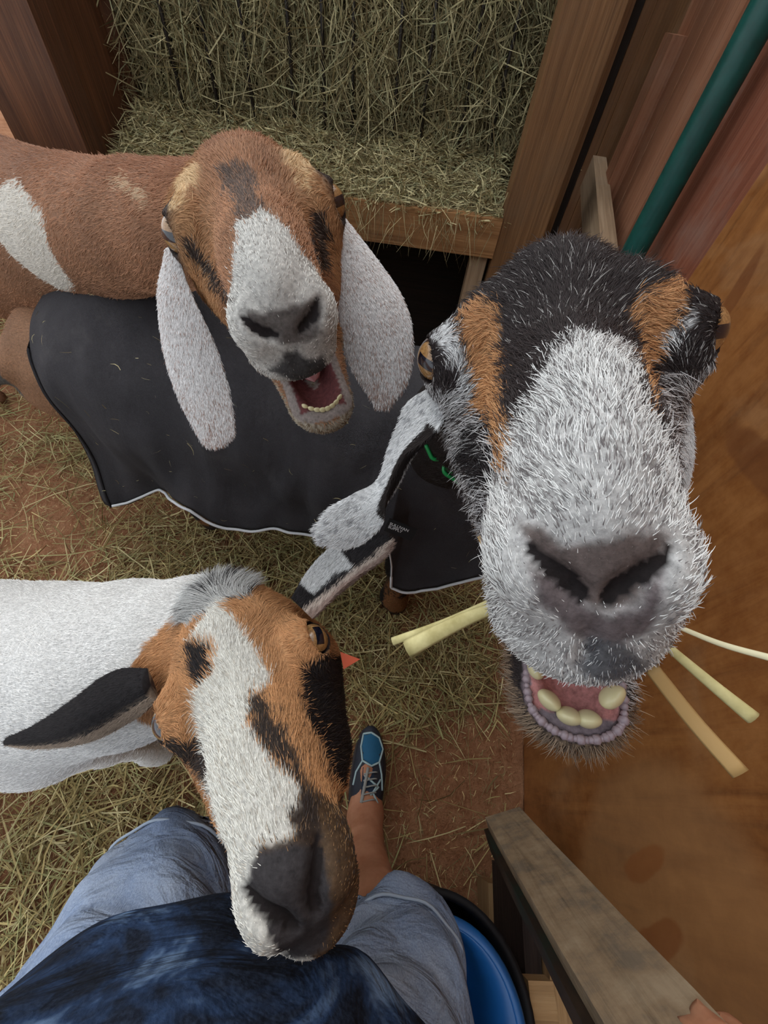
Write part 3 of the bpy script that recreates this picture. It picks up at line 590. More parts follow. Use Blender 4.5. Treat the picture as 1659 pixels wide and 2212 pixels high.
C_ = lambda *c: lin(c)
def goat_colour(key, H, P, n_w, per_hair, head_r=.30):
    """coat colour (linear rgb), hair length and bareness at world points P"""
    N_ = len(P); q = to_head(P.astype(f32), H).astype(float); n = n_w @ H['R']
    rnd = rng.random(N_); r2 = rng.random(N_); bri = rng.uniform(.72, 1.16, N_)[:, None] if per_hair else np.ones((N_, 1))
    jit = rng.normal(size=N_) * .0022 if per_hair else np.zeros(N_)
    z = head_zones(q, n, H); inhead = (np.linalg.norm(q - np.array((.03, 0, -.02)), axis=1) < .19) & (q[:, 0] > -.105)
    col, ln = BODY_COL[key](P, q, n_w, per_hair, rnd, r2)
    pal = PAL[key]; hc = np.tile(pal['base'], (N_, 1)); hl = np.full(N_, pal['len'])
    if key == 'B':
        g = (q[:, 2] < .004) & (np.abs(q[:, 1]) > .026)            # grizzled cheeks
        mixw = np.where(rnd < .55, 1, 0)[:, None] if per_hair else .3
        hc = np.where(g[:, None], pal['grz'] * mixw + pal['base'] * (1 - mixw), hc); hl = np.where(g, .017, hl)
        hl = np.where((q[:, 0] < .0) & (q[:, 2] > .02), np.where(q[:, 0] < -.07, .026, .014), hl)
        fl = (rnd < .06) & (q[:, 0] < .03); hc = np.where((fl & per_hair)[:, None], C_(170, 168, 165), hc)
    if key == 'A':
        hc = hc * (1 + .22 * vnoise(q, 45, 6))[:, None]
        kb = np.linalg.norm((abs_y(q) - np.array((-.026, .05, .034))) / np.array((.024, .02, .03)), axis=1) + .25 * vnoise(q, 70, 8); kb = np.clip((1.1 - kb) / .35, 0, 1)[:, None]
        dk = np.clip((-.035 - q[:, 0]) / .03, 0, 1)[:, None] * .45; hc = hc * (1 - dk) + C_(142, 92, 64) * dk; gd = np.clip((np.abs(q[:, 1]) - .022) / .03, 0, 1)[:, None] * np.clip((.10 - q[:, 0]) / .05, 0, 1)[:, None] * .45; hc = hc * (1 - gd) + C_(206, 162, 112) * gd; hc = hc * (1 - kb) + C_(226, 194, 150) * kb; er_ = np.clip((1.75 - z['eye']) / .35, 0, 1)[:, None]; hc = hc * (1 - er_) + C_(66, 52, 46) * er_
    if key == 'A': hl = np.where((q[:, 0] < .01) & (q[:, 2] > .0), .012, hl)
    if key == 'C':
        hc = hc * (1 + .15 * vnoise(q, 50, 6))[:, None]
        hl = np.where(q[:, 0] < -.045, .012, hl)
        tuft = (q[:, 0] < -.052) & (np.abs(q[:, 1]) < .03) & (q[:, 2] > .02)
        hc = np.where(tuft[:, None], np.where((vnoise(q, 60, 9) + .6 * (rnd - .5) > .22)[:, None], C_(60, 58, 60), C_(196, 196, 194)), hc); hl = np.where(tuft, .026, hl); fw = (q[:, 0] > -.06) & (q[:, 0] < .03) & (np.abs(q[:, 1]) < .03); hl = np.where(fw, .014, hl)
    if key in 'ABC':
        x0 = dict(A=.138, B=.102, C=.112)[key]; c2 = pal['white'] if key != 'C' else None
        mk = np.clip((q[:, 0] - x0 + .01 * vnoise(q, 60, 17)) / .008, 0, 1) * (q[:, 2] > -.07)
        if per_hair: mk = (r2 < mk).astype(float)
        pick = lambda t: np.where((rnd < t[2])[:, None], t[1], t[0]) if per_hair else np.tile(t[0] * (1 - t[2]) + t[1] * t[2], (N_, 1))
        cc = pick(pal['white']) if key != 'C' else np.where((q[:, 1] + .004 * vnoise(q, 80, 18) < -.006)[:, None], pick(pal['white']), pick(pal['mottle']))
        hc = hc * (1 - mk[:, None]) + cc * mk[:, None]
    for name, mk in marks(q, n, H, key, jit):
        if name not in pal: continue
        c = pal[name]
        if isinstance(c, tuple):                                   # two hair colours and the share of the second
            a, b, sh = c
            if key == 'B' and name == 'white': sh = sh + .28 * np.clip((.075 - q[:, 0]) / .04, 0, 1) + .16 * np.clip((q[:, 0] - .095) / .04, 0, 1) * (np.abs(q[:, 1]) < .026)
            if not per_hair and np.ndim(sh): c = a * (1 - sh[:, None]) + b * sh[:, None]; sh = None
            if sh is not None: c = np.where((rnd < sh)[:, None], b, a) if per_hair else np.tile(a * (1 - sh) + b * sh, (N_, 1)) * .95
        if per_hair: mk = (r2 < mk).astype(float)
        hc = hc * (1 - mk[:, None]) + c * mk[:, None]
        if name in pal['mlen']: hl = np.where(mk > .5, pal['mlen'][name], hl)
    # muzzle hair gets short towards the lips
    fr = np.clip((q[:, 0] - (H['len'] - .06)) / .05, 0, 1); hl = hl * (1 - .55 * fr)
    jw = z['jaw']; hc = np.where(jw[:, None], np.where((rnd < .4)[:, None], pal['jaw'][1], pal['jaw'][0]), hc); hl = np.where(jw, pal['jawlen'], hl)
    col = np.where(inhead[:, None], hc, col); ln = np.where(inhead, hl, ln)
    bare = np.zeros(N_)
    m = inhead & z['rim']; col[m] = pal['rimc']; bare[m] = 1
    m = inhead & z['mouth']; col[m] = pal['mouth'] * (.75 + .5 * rng.random((m.sum(), 1)) if per_hair else 1); bare[m] = 1
    ey = z['eye']; m = inhead & (ey < 1.15); col[m] = C_(44, 34, 32); bare[m] = 1
    m = inhead & (ey >= 1.15) & (ey < 2.4); ln = np.where(m, np.minimum(ln, .0015 + .009 * np.clip(ey - 1.15, 0, 2)), ln)
    no = z['nos']; m = inhead & (no < .0007); col[m] = C_(34, 28, 28); bare[m] = 1
    m = inhead & (no >= .0007) & (no < .005); ln = np.where(m, ln * .5, ln)
    return np.clip(col * bri, 0, 1), ln, bare, q, n, inhead
def comb(key, q, n, P, n_w, inhead, H):
    """lie of the coat: unit tangents in world space"""
    y = q[:, 1]; t = np.stack([-np.ones(len(q)), 14 * y, np.where(q[:, 2] < -.01, -.6, .05)], 1)
    if key == 'C':
        tf = (q[:, 0] < .0) & (np.abs(y) < .035); t[tf] = np.stack([-.4 + 1.4 * vnoise(q[tf], 28, 71), 1.6 * vnoise(q[tf], 28, 72) + 12 * y[tf], np.full(tf.sum(), .2)], 1)
    if key == 'B': t[:, 1] = 26 * y + .25 * vnoise(q, 40, 2)
    m = (np.abs(y) > .036); t[m] = np.stack([-.55 * np.ones(m.sum()), .15 * np.sign(y[m]), -.8 * np.ones(m.sum())], 1)
    mz = q[:, 0] > H['len'] - .045; t[mz] = np.stack([-.4 * np.ones(mz.sum()), 18 * y[mz], np.where(q[mz, 2] < -.02, -.9, .3)], 1)
    t = t + .25 * np.stack([vnoise(q, 70, 11), vnoise(q, 70, 12), vnoise(q, 70, 13)], 1)
    s = q * np.array((1, 1, 1)); sg = np.sign(q[:, 1]); ax = np.array(H['eye_axis'], float); ax /= np.linalg.norm(ax); ec = np.array(H['eye']) - ax * H['er'] * .7
    aw = np.stack([q[:, 0] - ec[0], sg * (np.abs(q[:, 1]) - ec[1]), q[:, 2] - ec[2]], 1); r_ = np.linalg.norm(aw, axis=1); aw = aw / r_[:, None]
    axs = np.stack([np.full(len(q), ax[0]), sg * ax[1], np.full(len(q), ax[2])], 1); aw = aw - axs * np.sum(aw * axs, 1)[:, None]; aw = aw / (np.linalg.norm(aw, axis=1)[:, None] + 1e-6)
    wt = np.clip((2.3 - r_ / H['er']) / .9, 0, 1)[:, None]; t = t / (np.linalg.norm(t, axis=1)[:, None] + 1e-6) * (1 - wt) + 1.4 * aw * wt
    tw = np.where(inhead[:, None], t @ H['R'].T, BODY_DIR[key] + .35 * np.stack([vnoise(P, 22, 14), vnoise(P, 22, 15), vnoise(P, 22, 16)], 1))
    tw = tw - n_w * np.sum(tw * n_w, 1)[:, None]
    return tw / (np.linalg.norm(tw, axis=1)[:, None] + 1e-9)
PAL = {
 'A': dict(base=C_(168, 122, 90), len=.0085, stripe=(C_(96, 80, 72), C_(136, 104, 84), .35), white=(C_(224, 222, 216), C_(128, 122, 116), .22), nose=(C_(104, 96, 92), C_(150, 144, 140), .3), lip=(C_(52, 50, 52), C_(128, 126, 124), .3),
           dark=(C_(62, 48, 42), C_(126, 116, 106), .2), pale=(C_(222, 190, 146), C_(196, 158, 114), .35), jaw=(C_(178, 168, 150), C_(146, 124, 100)), jawlen=.005, rimc=C_(150, 138, 132), mouth=C_(110, 62, 62), mlen=dict(white=.006, nose=.003, lip=.005)),
 'B': dict(base=C_(52, 44, 44), grz=C_(214, 212, 212), len=.010, tan=(C_(202, 152, 106), C_(170, 118, 76), .35), white=(C_(228, 228, 226), C_(120, 114, 114), .20), nose=(C_(150, 136, 132), C_(94, 80, 76), .5), pad=(C_(122, 108, 110), C_(150, 142, 142), .3),
           rim=(C_(232, 232, 232), C_(84, 76, 76), .18), lip=(C_(84, 84, 90), C_(160, 160, 162), .35), black=(C_(34, 30, 32), C_(150, 150, 150), .08), jaw=(C_(128, 110, 94), C_(160, 138, 116)), jawlen=.016, rimc=C_(134, 120, 126), mouth=C_(196, 134, 130),
           mlen=dict(white=.0085, tan=.0095, nose=.0035, pad=.0018, lip=.008, rim=.008)),
 'C': dict(base=C_(202, 150, 104), len=.0075, white=(C_(232, 230, 222), C_(192, 184, 172), .2), black=(C_(36, 32, 34), C_(70, 58, 50), .12), dark=(C_(56, 48, 46), C_(104, 84, 66), .25), nose=(C_(84, 80, 82), C_(60, 56, 58), .4), mottle=(C_(60, 50, 46), C_(150, 116, 80), .4),
           jaw=(C_(96, 88, 84), C_(150, 122, 94)), jawlen=.006, rimc=C_(90, 80, 80), mouth=C_(120, 70, 70), mlen=dict(white=.008, nose=.0016, mottle=.005)),
}
def body_A(P, q, n, ph, rnd, r2):
    v = vnoise(P, 14, 41); c = np.tile(C_(172, 126, 96), (len(P), 1)) * (1 + .25 * v)[:, None]
    up = np.clip((n[:, 2] - .55) / .4, 0, 1)[:, None] * .4; c = c * (1 - up) + C_(140, 88, 62) * up
    d = np.linalg.norm((P - np.array(WHITE_A)) / np.array((.10, .16, .085)), axis=1) + .35 * vnoise(P, 12, 42) + (.25 * (rnd - .5) if ph else 0)
    c = np.where((d < 1)[:, None], C_(226, 218, 206), c)
    d = np.linalg.norm((P - np.array(WHITE_A2)) / np.array((.06, .06, .012)), axis=1) + .4 * vnoise(P, 25, 43) + (.8 * (rnd - .5) if ph else 0)
    c = np.where((d < .55)[:, None], C_(200, 170, 138), c)
    return c, np.full(len(P), .013)
def body_B(P, q, n, ph, rnd, r2):
    c = np.tile(C_(50, 42, 40), (len(P), 1)); low = P[:, 2] < .42
    c = np.where(low[:, None], np.where((vnoise(P, 16, 44) + .5 * (rnd - .5) > -.05)[:, None], C_(140, 92, 54), C_(36, 28, 26)), c)
    tail = (P[:, 0] < -.925) & (P[:, 1] < .715) & (P[:, 2] > .56); rump = P[:, 0] < -.74; c = np.where((rump & ~low)[:, None], C_(182, 136, 104) * (1 + .2 * vnoise(P, 20, 45))[:, None], c)
    c = np.where(tail[:, None], C_(120, 116, 112), c)
    hoof = P[:, 2] < .045; c = np.where(hoof[:, None], C_(58, 44, 34), c)
    return c, np.where(hoof, .002, .012)
def body_C(P, q, n, ph, rnd, r2):
    return np.tile(C_(238, 236, 233), (len(P), 1)) * (1 + .03 * vnoise(P, 20, 46))[:, None], np.full(len(P), .0085)
BODY_COL = dict(A=body_A, B=body_B, C=body_C)
BODY_DIR = dict(A=np.array((-.8, .25, -.55)), B=np.array((-.5, .2, -.8)), C=np.array((-1., -.05, -.25)))
def leg(p, pts):                                  # only worked out near the limb
    d = np.full(len(p), f32(.3)); m = p[:, 2] < max(q[0][2] + q[1] for q in pts) + .12
    x = [q[0][0] for q in pts]; m &= (p[:, 0] > min(x) - .3) & (p[:, 0] < max(x) + .3)
    if m.any(): d[m] = np.minimum(chain(p[m], pts, .03), f32(.3))
    return d
def skull(H, x=-.07, y=0, z=-.012): return tuple(from_head((x, y, z), H))
def sdf_A(p):
    d = chain(p, [(skull(HEAD_A), .058), ((-.42, .655, .99), .082), ((-.64, .81, .905), .118), ((-.98, 1.0, .79), .195), ((-1.35, 1.15, .75), .21), ((-1.75, 1.30, .78), .17)], .012)
    for x, y, hx in ((-.92, .92, -.90), (-1.0, 1.14, -.98)):
        d = smin(d, leg(p, [((x, y, .75), .085), ((hx, y, .42), .042), ((hx + .01, y, .38), .036), ((hx, y, .10), .022), ((hx + .02, y - .01, .03), .032)]), .04)
    for x, y in ((-1.75, 1.2), (-1.82, 1.42)):
        d = smin(d, leg(p, [((x, y, .72), .12), ((x + .06, y, .5), .07), ((x - .07, y, .34), .035), ((x - .03, y, .08), .023), ((x, y, .03), .03)]), .05)
    return smin(d, chain(p, [((-1.90, 1.35, .86), .03), ((-1.97, 1.38, .92), .016)], .02), .03)
def sdf_B(p):
    d = chain(p, [(skull(HEAD_B, -.065, 0, -.03), .062), ((.125, .43, .91), .082), ((.125, .56, .77), .105), ((.05, .67, .62), .14), ((-.395, .755, .62), .165), ((-.84, .82, .60), .14), ((-.88, .80, .56), .12)], .03)
    d = smin(d, ell(p, (.06, .675, .55), (.15, .125, .16)), .06)
    for x, y in ((.072, .525), (.11, .80)):
        d = smin(d, leg(p, [((x - .03, y + .07, .52), .06), ((x, y + .01, .30), .042), ((x, y, .26), .038), ((x, y, .11), .033), ((x, y, .06), .040), ((x + .012, y - .014, .028), .034)]), .04)
    for x, y in ((-.64, .74), (-.68, .90)):
        d = smin(d, leg(p, [((x - .08, y + .03, .56), .115), ((x + .01, y, .40), .065), ((x - .09, y + .02, .27), .034), ((x - .02, y, .09), .024), ((x, y, .055), .03), ((x + .02, y - .01, .027), .033)]), .05)
    return smin(d, chain(p, [((-.905, .735, .66), .032), ((-.935, .705, .635), .027), ((-.975, .68, .60), .011)], .02), .03)
def sdf_C(p):
    d = chain(p, [(skull(HEAD_C, -.06, 0, -.02), .056), ((-.22, .125, .72), .088), ((-.34, .115, .63), .115), ((-.50, .10, .53), .145), ((-.80, .065, .51), .158), ((-1.15, .03, .53), .14)], .015)
    for x, y in ((-.50, .02), (-.50, .18), (-1.15, -.06), (-1.15, .12)):
        d = smin(d, leg(p, [((x, y, .48), .08), ((x, y, .28), .04), ((x, y, .09), .023), ((x, y, .055), .028), ((x + .015, y, .026), .031)]), .04)
    return smin(d, chain(p, [((-1.28, -.02, .6), .03), ((-1.36, -.03, .66), .014)], .02), .03)
WHITE_A = (-.70, .71, .925); WHITE_A2 = (-.375, .54, 1.07)

IRIS = {}
def eye_mat():
    k = N('goat_eye'); tc = k.n('ShaderNodeTexCoord'); sp = k.n('ShaderNodeSeparateXYZ'); k.l(tc.outputs['Object'], sp.inputs[0])
    def m(op, a, b=None):
        x = k.n('ShaderNodeMath', operation=op)
        for i, v in enumerate((a, b)):
            if v is None: continue
            if isinstance(v, (int, float)): x.inputs[i].default_value = v
            else: k.l(v, x.inputs[i])
        return x.outputs[0]
    R = .018
    px = m('DIVIDE', m('ABSOLUTE', sp.outputs[0]), .0088); py = m('DIVIDE', m('ABSOLUTE', sp.outputs[1]), .0042)
    pup = m('LESS_THAN', m('MAXIMUM', m('POWER', px, 1.), m('POWER', py, 1.)), 1.)
    rr = m('SQRT', m('ADD', m('POWER', sp.outputs[0], 2.), m('POWER', sp.outputs[1], 2.)))
    iris = m('MULTIPLY', m('LESS_THAN', rr, .0140), m('GREATER_THAN', sp.outputs[2], 0.))
    nz = k.noise(k.mapping((1, 1, 1)), 420, 4, .6); gold = k.ramp(nz, [(.3, (122, 86, 50)), (.7, (172, 132, 84))])
    c = k.mix(iris, L4((44, 30, 26)), gold); c = k.mix(m('MULTIPLY', pup, iris), c, L4((14, 16, 30)))
    k.b.inputs['Coat Weight'].default_value = .8; k.b.inputs['Coat Roughness'].default_value = .03
    return k.fin(c, .25, .5)
EYE = eye_mat()
def add_eyes(H, parent):
    for sy in (1, -1):
        ax = np.array(H['eye_axis'], float); ax /= np.linalg.norm(ax); R = H['er'] * H['S']
        c = from_head((np.array(H['eye']) - ax * H['er'] * .7) * np.array((1, sy, 1)), H); aw = H['R'] @ (ax * np.array((1, sy, 1)))
        bm = bmesh.new(); bmesh.ops.create_uvsphere(bm, u_segments=40, v_segments=24, radius=R)
        o = bm_obj('eye', bm, EYE, None, True)
        h = np.cross(aw, (0, 0, 1)); mw = frame_from(aw, h).to_4x4(); mw.translation = Vector(c)
        o.parent = parent; o.matrix_parent_inverse = parent.matrix_world.inverted(); o.matrix_world = mw
        o['label'] = 'golden eye with a dark bar-shaped pupil'
def grow_fur(name, key, H, V, F, parent, n_head, n_body, rad, extra=None):
    n_v = vert_normals(V, F); A = .5 * np.linalg.norm(np.cross(V[F[:, 2]] - V[F[:, 0]], V[F[:, 3]] - V[F[:, 1]]), axis=1)
    ctr = V[F].mean(1); hd = np.linalg.norm(ctr - from_head((.03, 0, -.02), H), axis=1) < .2 * H['S']
    dist = np.linalg.norm(ctr - CAM_LOC, axis=1)
    for sel, num, rs in ((hd, n_head, 1.), (~hd, n_body, 1.5)):
        w = A * sel * (1 if rs == 1. else 1 / np.maximum(dist, .4) ** 2)
        if extra is not None and rs > 1: w = w * extra(ctr)
        fi = rng.choice(len(F), num, p=w / w.sum()); a, b = rng.random(num), rng.random(num); f = F[fi]
        bl = lambda X: (X[f[:, 0]] * ((1-a)*(1-b))[:, None] + X[f[:, 1]] * (a*(1-b))[:, None] + X[f[:, 2]] * (a*b)[:, None] + X[f[:, 3]] * ((1-a)*b)[:, None])
        P = bl(V); nn = bl(n_v); nn /= np.linalg.norm(nn, axis=1)[:, None]
        col, ln, bare, q, nl, inh = goat_colour(key, H, P, nn, True)
        k_ = bare < .5; P, nn, col, ln, q, nl, inh = (x[k_] for x in (P, nn, col, ln, q, nl, inh))
        t = comb(key, q, nl, P, nn, inh, H)
        lift = np.where(inh, .34, .3) + (.12 if key == 'C' else 0) * (ln > .02)
        D = t + nn * lift[:, None]
        yield P - nn * .0004, D, ln * rng.uniform(.6, 1.25, len(P)), col, np.full(len(P), rad * rs), nn
def build_goat(name, label, key, H, body, lo, hi, h, n_head, n_body, rad, extra=None):
    root = empty(name, (float(H['t'][0]), float(H['t'][1]), 0)); tag(root, label, 'goat')
    hc = from_head((.03, 0, -.03), H).astype(f32); r = .21 * H['S']
    def fn(p):
        d = body(p); m = np.linalg.norm(p - hc, axis=1) < r + .03
        if m.any():
            q = to_head(p[m], H); e = head_sdf(q, H) * H['S']; t = np.clip((-.02 - q[:, 0]) / .06, .0, 1)
            d[m] = np.where(q[:, 0] > .02, np.minimum(e, np.maximum(d[m], .0)), smin(e, d[m], .004 + .045 * t))
        return d
    V, F = surface_nets(fn, lo, hi, .0065)
    r2 = .205 * H['S']; k_ = (np.abs(V[F].mean(1) - hc) > r2 - .004).any(1); F = F[k_]
    V2, F2 = surface_nets(fn, hc - r2, hc + r2, h)
    F = np.concatenate([F, F2 + len(V)]); V = np.concatenate([V, V2])
    nv = vert_normals(V, F)
    col, ln, bare, *_ = goat_colour(key, H, V, nv, False)
    col = np.where(bare[:, None] > .5, col, col * np.where(col.mean(1) > .35, .9, .72)[:, None])
    mesh('body', V, F, COAT, root, True, col.astype(np.float32))
    add_eyes(H, root)
    parts = [np.concatenate(x) for x in zip(*grow_fur(name, key, H, V, F, root, n_head, n_body, rad, extra))]
    P, D, L_, c, rr, nn = parts
    hair('fur', P, D, L_, c, rr, FUR, root, 4, -.25 * nn, .16 if key != 'B' else .22)
    return root
def add_ear(root, H, ctr, wid, side, cup, thick, colf, nh, rad, ln=.004, n=36, m=20, label=None):
    """leaf-shaped ear: centre line, half widths, direction of its width; closed thin shell"""
    c = spline(ctr, n); w = spline(np.array(wid)[:, None], n)[:, 0]; s = spline(side, n)
    t = np.gradient(c, axis=0); t /= np.linalg.norm(t, axis=1)[:, None]; s = s - t * np.sum(s * t, 1)[:, None]; s /= np.linalg.norm(s, axis=1)[:, None]; b = np.cross(t, s)
    cu = spline(np.array(cup)[:, None], n)[:, 0]; th = spline(np.array(thick)[:, None], n)[:, 0]
    V = []; UV = []
    for i in range(n):
        for k in range(m):
            a = 2 * math.pi * k / m; x = math.cos(a); y = math.sin(a)
            V.append(c[i] + s[i] * x * w[i] + b[i] * (y * th[i] * (1 - .6 * x * x) + cu[i] * w[i] * (x * x - .4))); UV.append((i / (n - 1), x, y))
    V = np.array(V); UV = np.array(UV); F = []
    for i in range(n - 1):
        for k in range(m): F.append((i*m+k, i*m+(k+1) % m, (i+1)*m+(k+1) % m, (i+1)*m+k))
    F = np.array(F); ca = len(V); V = np.vstack([V, c[0], c[-1]]); UV = np.vstack([UV, (0, 0, 0), (1, 0, 0)])
    tri = [(ca, (k+1) % m, k, k) for k in range(m)]; 
    Fall = [tuple(f) for f in F] + [(ca, (k+1) % m, k) for k in range(m)] + [(ca + 1, (n-1)*m+k, (n-1)*m+(k+1) % m) for k in range(m)]
    o = mesh('ear', V, Fall, COAT, root, True, (colf(UV, V, False) * .85).astype(np.float32))
    if label: o['label'] = label
    nv = vert_normals(V, F)
    A = .5 * np.linalg.norm(np.cross(V[F[:, 2]] - V[F[:, 0]], V[F[:, 3]] - V[F[:, 1]]), axis=1); fi = rng.choice(len(F), nh, p=A / A.sum()); f = F[fi]
    a_, b_ = rng.random(nh), rng.random(nh); bl = lambda X: (X[f[:, 0]] * ((1-a_)*(1-b_))[:, None] + X[f[:, 1]] * (a_*(1-b_))[:, None] + X[f[:, 2]] * (a_*b_)[:, None] + X[f[:, 3]] * ((1-a_)*b_)[:, None])
    P = bl(V); nn = bl(nv); u = bl(UV); ti = t[np.clip((u[:, 0] * (n - 1)).astype(int), 0, n - 1)]
    hair('ear_fur', P, ti + nn * .3, ln * rng.uniform(.6, 1.3, nh), np.clip(colf(u, P, True) * rng.uniform(.82, 1.1, nh)[:, None], 0, 1), np.full(nh, rad), FUR, o, 4, None, .18)
    return o
def tooth(parent, loc, R, size, mat):
    bm = bmesh.new(); bmesh.ops.create_icosphere(bm, subdivisions=3, radius=1)
    for v in bm.verts: v.co.x *= (1.0 + .18 * v.co.z) ; v.co.y *= (1 - .25 * max(v.co.z, 0)); v.co = Vector((v.co.x * size[0], v.co.y * size[1], v.co.z * size[2]))
    o = bm_obj('tooth', bm, mat, parent, True); mw = R.to_4x4(); mw.translation = Vector(loc); o.matrix_world = mw
    return o
TOOTH = plain('tooth_enamel', (214, 204, 160), .25, .5); TONGUE = plain('tongue', (206, 146, 142), .35, .5); PALATE = plain('gums', (150, 96, 96), .35, .5)
def hv(H, v): return Vector(H['R'] @ np.array(v, float))
def P_(u, v, d): return CAM_LOC + d * (CAM_AXES @ np.array([(u - 829.5) / 833, (v - 1106) / 833, 1.]))
# brown goat at the back, mouth open
gA = build_goat('goat', 'reddish-brown goat with white muzzle and long pale ears, bleating, behind the black coat', 'A', HEAD_A, sdf_A, (-2.05, .2, -.01), (.04, 1.5, 1.22), .0027, 90000, 70000, .00026)
def speck(u, P, ph):
    n = len(u); c = np.tile(C_(240, 237, 236), (n, 1)); edge = np.clip((u[:, 0] - .5) * 1.6, 0, 1) * .5 + .16
    br = C_(160, 122, 104)
    if ph: return np.where((rng.random(n) < edge * (.7 + .5 * vnoise(P, 60, 51)))[:, None], br, c)
    e = (edge * (.7 + .5 * vnoise(P, 60, 51)))[:, None] * .8; return c * (1 - e) + br * e
sA = HEAD_A['R'][:, 1]
add_ear(gA, HEAD_A, [P_(372, 540, .40), P_(372, 640, .41), P_(396, 740, .425), P_(428, 830, .44), P_(455, 905, .452), P_(470, 950, .46), P_(476, 966, .462)], [.012, .031, .039, .038, .032, .024, .008], [(.7, -.5, .2), (.85, -.5, .1), (.9, -.3, .1), (.95, -.2, .1), (.95, -.2, .1), (.95, -.2, .1), (.95, -.2, .1)], [.1, -.12, -.16, -.12, -.08, -.04, 0], [.006, .006, .005, .005, .004, .003, .002], speck, 16000, .0002, label='long pale speckled ear')
add_ear(gA, HEAD_A, [P_(722, 462, .43), P_(762, 560, .425), P_(805, 680, .43), P_(828, 800, .445), P_(826, 884, .455)], [.010, .032, .043, .034, .008], [(.7, .5, -.2), (.9, .35, -.2), (.95, .2, -.1), (.9, .2, 0), (.9, .2, 0)], [.1, -.14, -.18, -.12, 0], [.006, .006, .005, .004, .002], speck, 16000, .0002, label='long pale speckled ear')
def mouth_parts(root, H, teeth, tongue, tmat):
    for x, y, z, sz, rz in teeth:
        X = hv(H, (math.cos(-H['jaw']), 0, math.sin(-H['jaw']))); Z = hv(H, (-math.sin(-H['jaw']), 0, math.cos(-H['jaw']))); Y = Z.cross(X)
        out = X * math.cos(rz) + Y * math.sin(rz); R = Matrix((out.cross(Z) * -1, out, (Z + out * .35).normalized())).transposed()
        tooth(root, from_head(jaw_point(H, x, y, z), H), R, sz, TOOTH)
    P = []; nu, nv = 22, 14
    for i in range(nu):
        u = i / (nu - 1)
        for k in range(nv):
            a = 2 * math.pi * k / nv; x = tongue[0] + (tongue[1] - tongue[0]) * u; ww = tongue[2] * math.sqrt(max(1 - (max(u - .55, 0) / .45) ** 2, .0)) * (.7 + .3 * min(u * 3, 1)); hh = tongue[3] * (ww / tongue[2])
            P.append(from_head(jaw_point(H, x, math.cos(a) * ww, tongue[4] + math.sin(a) * hh + .002 * math.sin(5 * u)), H))
    F = [(i*nv+k, i*nv+(k+1) % nv, (i+1)*nv+(k+1) % nv, (i+1)*nv+k) for i in range(nu-1) for k in range(nv)] + [tuple(range(nv))[::-1]]
    mesh('tongue', P, F, tmat, root)
JL = HEAD_A['jaw_len']
mouth_parts(gA, HEAD_A, [(JL - .0125 - .008 * (k / 3.5) ** 2, .0044 * k, -.0395, (.0034, .0022, .0045), .18 * k) for k in (-3.5, -2.5, -1.5, -.5, .5, 1.5, 2.5, 3.5)], (.02, JL - .045, .013, .006, -.040), PALATE)
# black-headed goat close on the right, in the black coat
gB = build_goat('goat', 'black, tan and white goat with open mouth and crooked teeth, wearing the black coat', 'B', HEAD_B, sdf_B, (-1.06, -.02, -.01), (.30, 1.12, 1.24), .0025, 200000, 30000, .00021,
                extra=lambda c: np.where((c[:, 2] < .5) | (c[:, 0] < -.72) | (c[:, 1] < .5), 1., .05))
def spotty(u, P, ph):
    n = len(u); c = np.tile(C_(230, 230, 230), (n, 1)); s = vnoise(P, 380, 52) + .2 * vnoise(P, 60, 53); inner = (u[:, 1] > .45) & (u[:, 0] > .15) & (u[:, 0] < .62)
    c = np.where((s > .45)[:, None], C_(176, 176, 178), c)
    return np.where(inner[:, None], C_(40, 32, 30), c)
add_ear(gB, HEAD_B, [P_(955, 850, .31), P_(915, 905, .32), P_(868, 975, .335), P_(835, 1050, .345), P_(790, 1105, .35), P_(735, 1142, .355), P_(682, 1160, .36)], [.012, .024, .019, .015, .020, .022, .008],
        [(.7, -.3, .5), (.6, -.5, .5), (.35, -.75, .5), (.3, -.8, .4), (.3, -.6, -.5), (.2, -.5, -.8), (.2, -.5, -.8)], [.1, .3, .5, .5, .15, .0, 0], [.006, .006, .006, .005, .004, .004, .002], spotty, 14000, .0002, label='long white ear flung out sideways')
add_ear(gB, HEAD_B, [P_(1462, 850, .285), P_(1466, 930, .29), P_(1470, 1010, .30), P_(1450, 1110, .32), P_(1420, 1200, .34)], [.012, .024, .030, .028, .012], [(.5, .8, .1), (.5, .8, .1), (.45, .85, 0), (.4, .9, 0), (.4, .9, 0)], [.0, -.1, -.1, -.1, 0], [.006, .006, .005, .004, .002], spotty, 9000, .0002, label='long white ear hanging close to the plywood')
JL = HEAD_B['jaw_len']
mouth_parts(gB, HEAD_B, [(JL - .032, -.0175, -.034, (.0062, .0046, .0085), -1.1), (JL - .019, -.0118, -.037, (.007, .005, .0085), -.6), (JL - .0135, -.0034, -.038, (.0068, .005, .0098), -.1), (JL - .0135, .0048, -.038, (.0066, .005, .0096), .15), (JL - .024, .0150, -.033, (.0078, .0054, .0085), .8)],
            (.03, JL - .040, .017, .009, -.036), TONGUE)
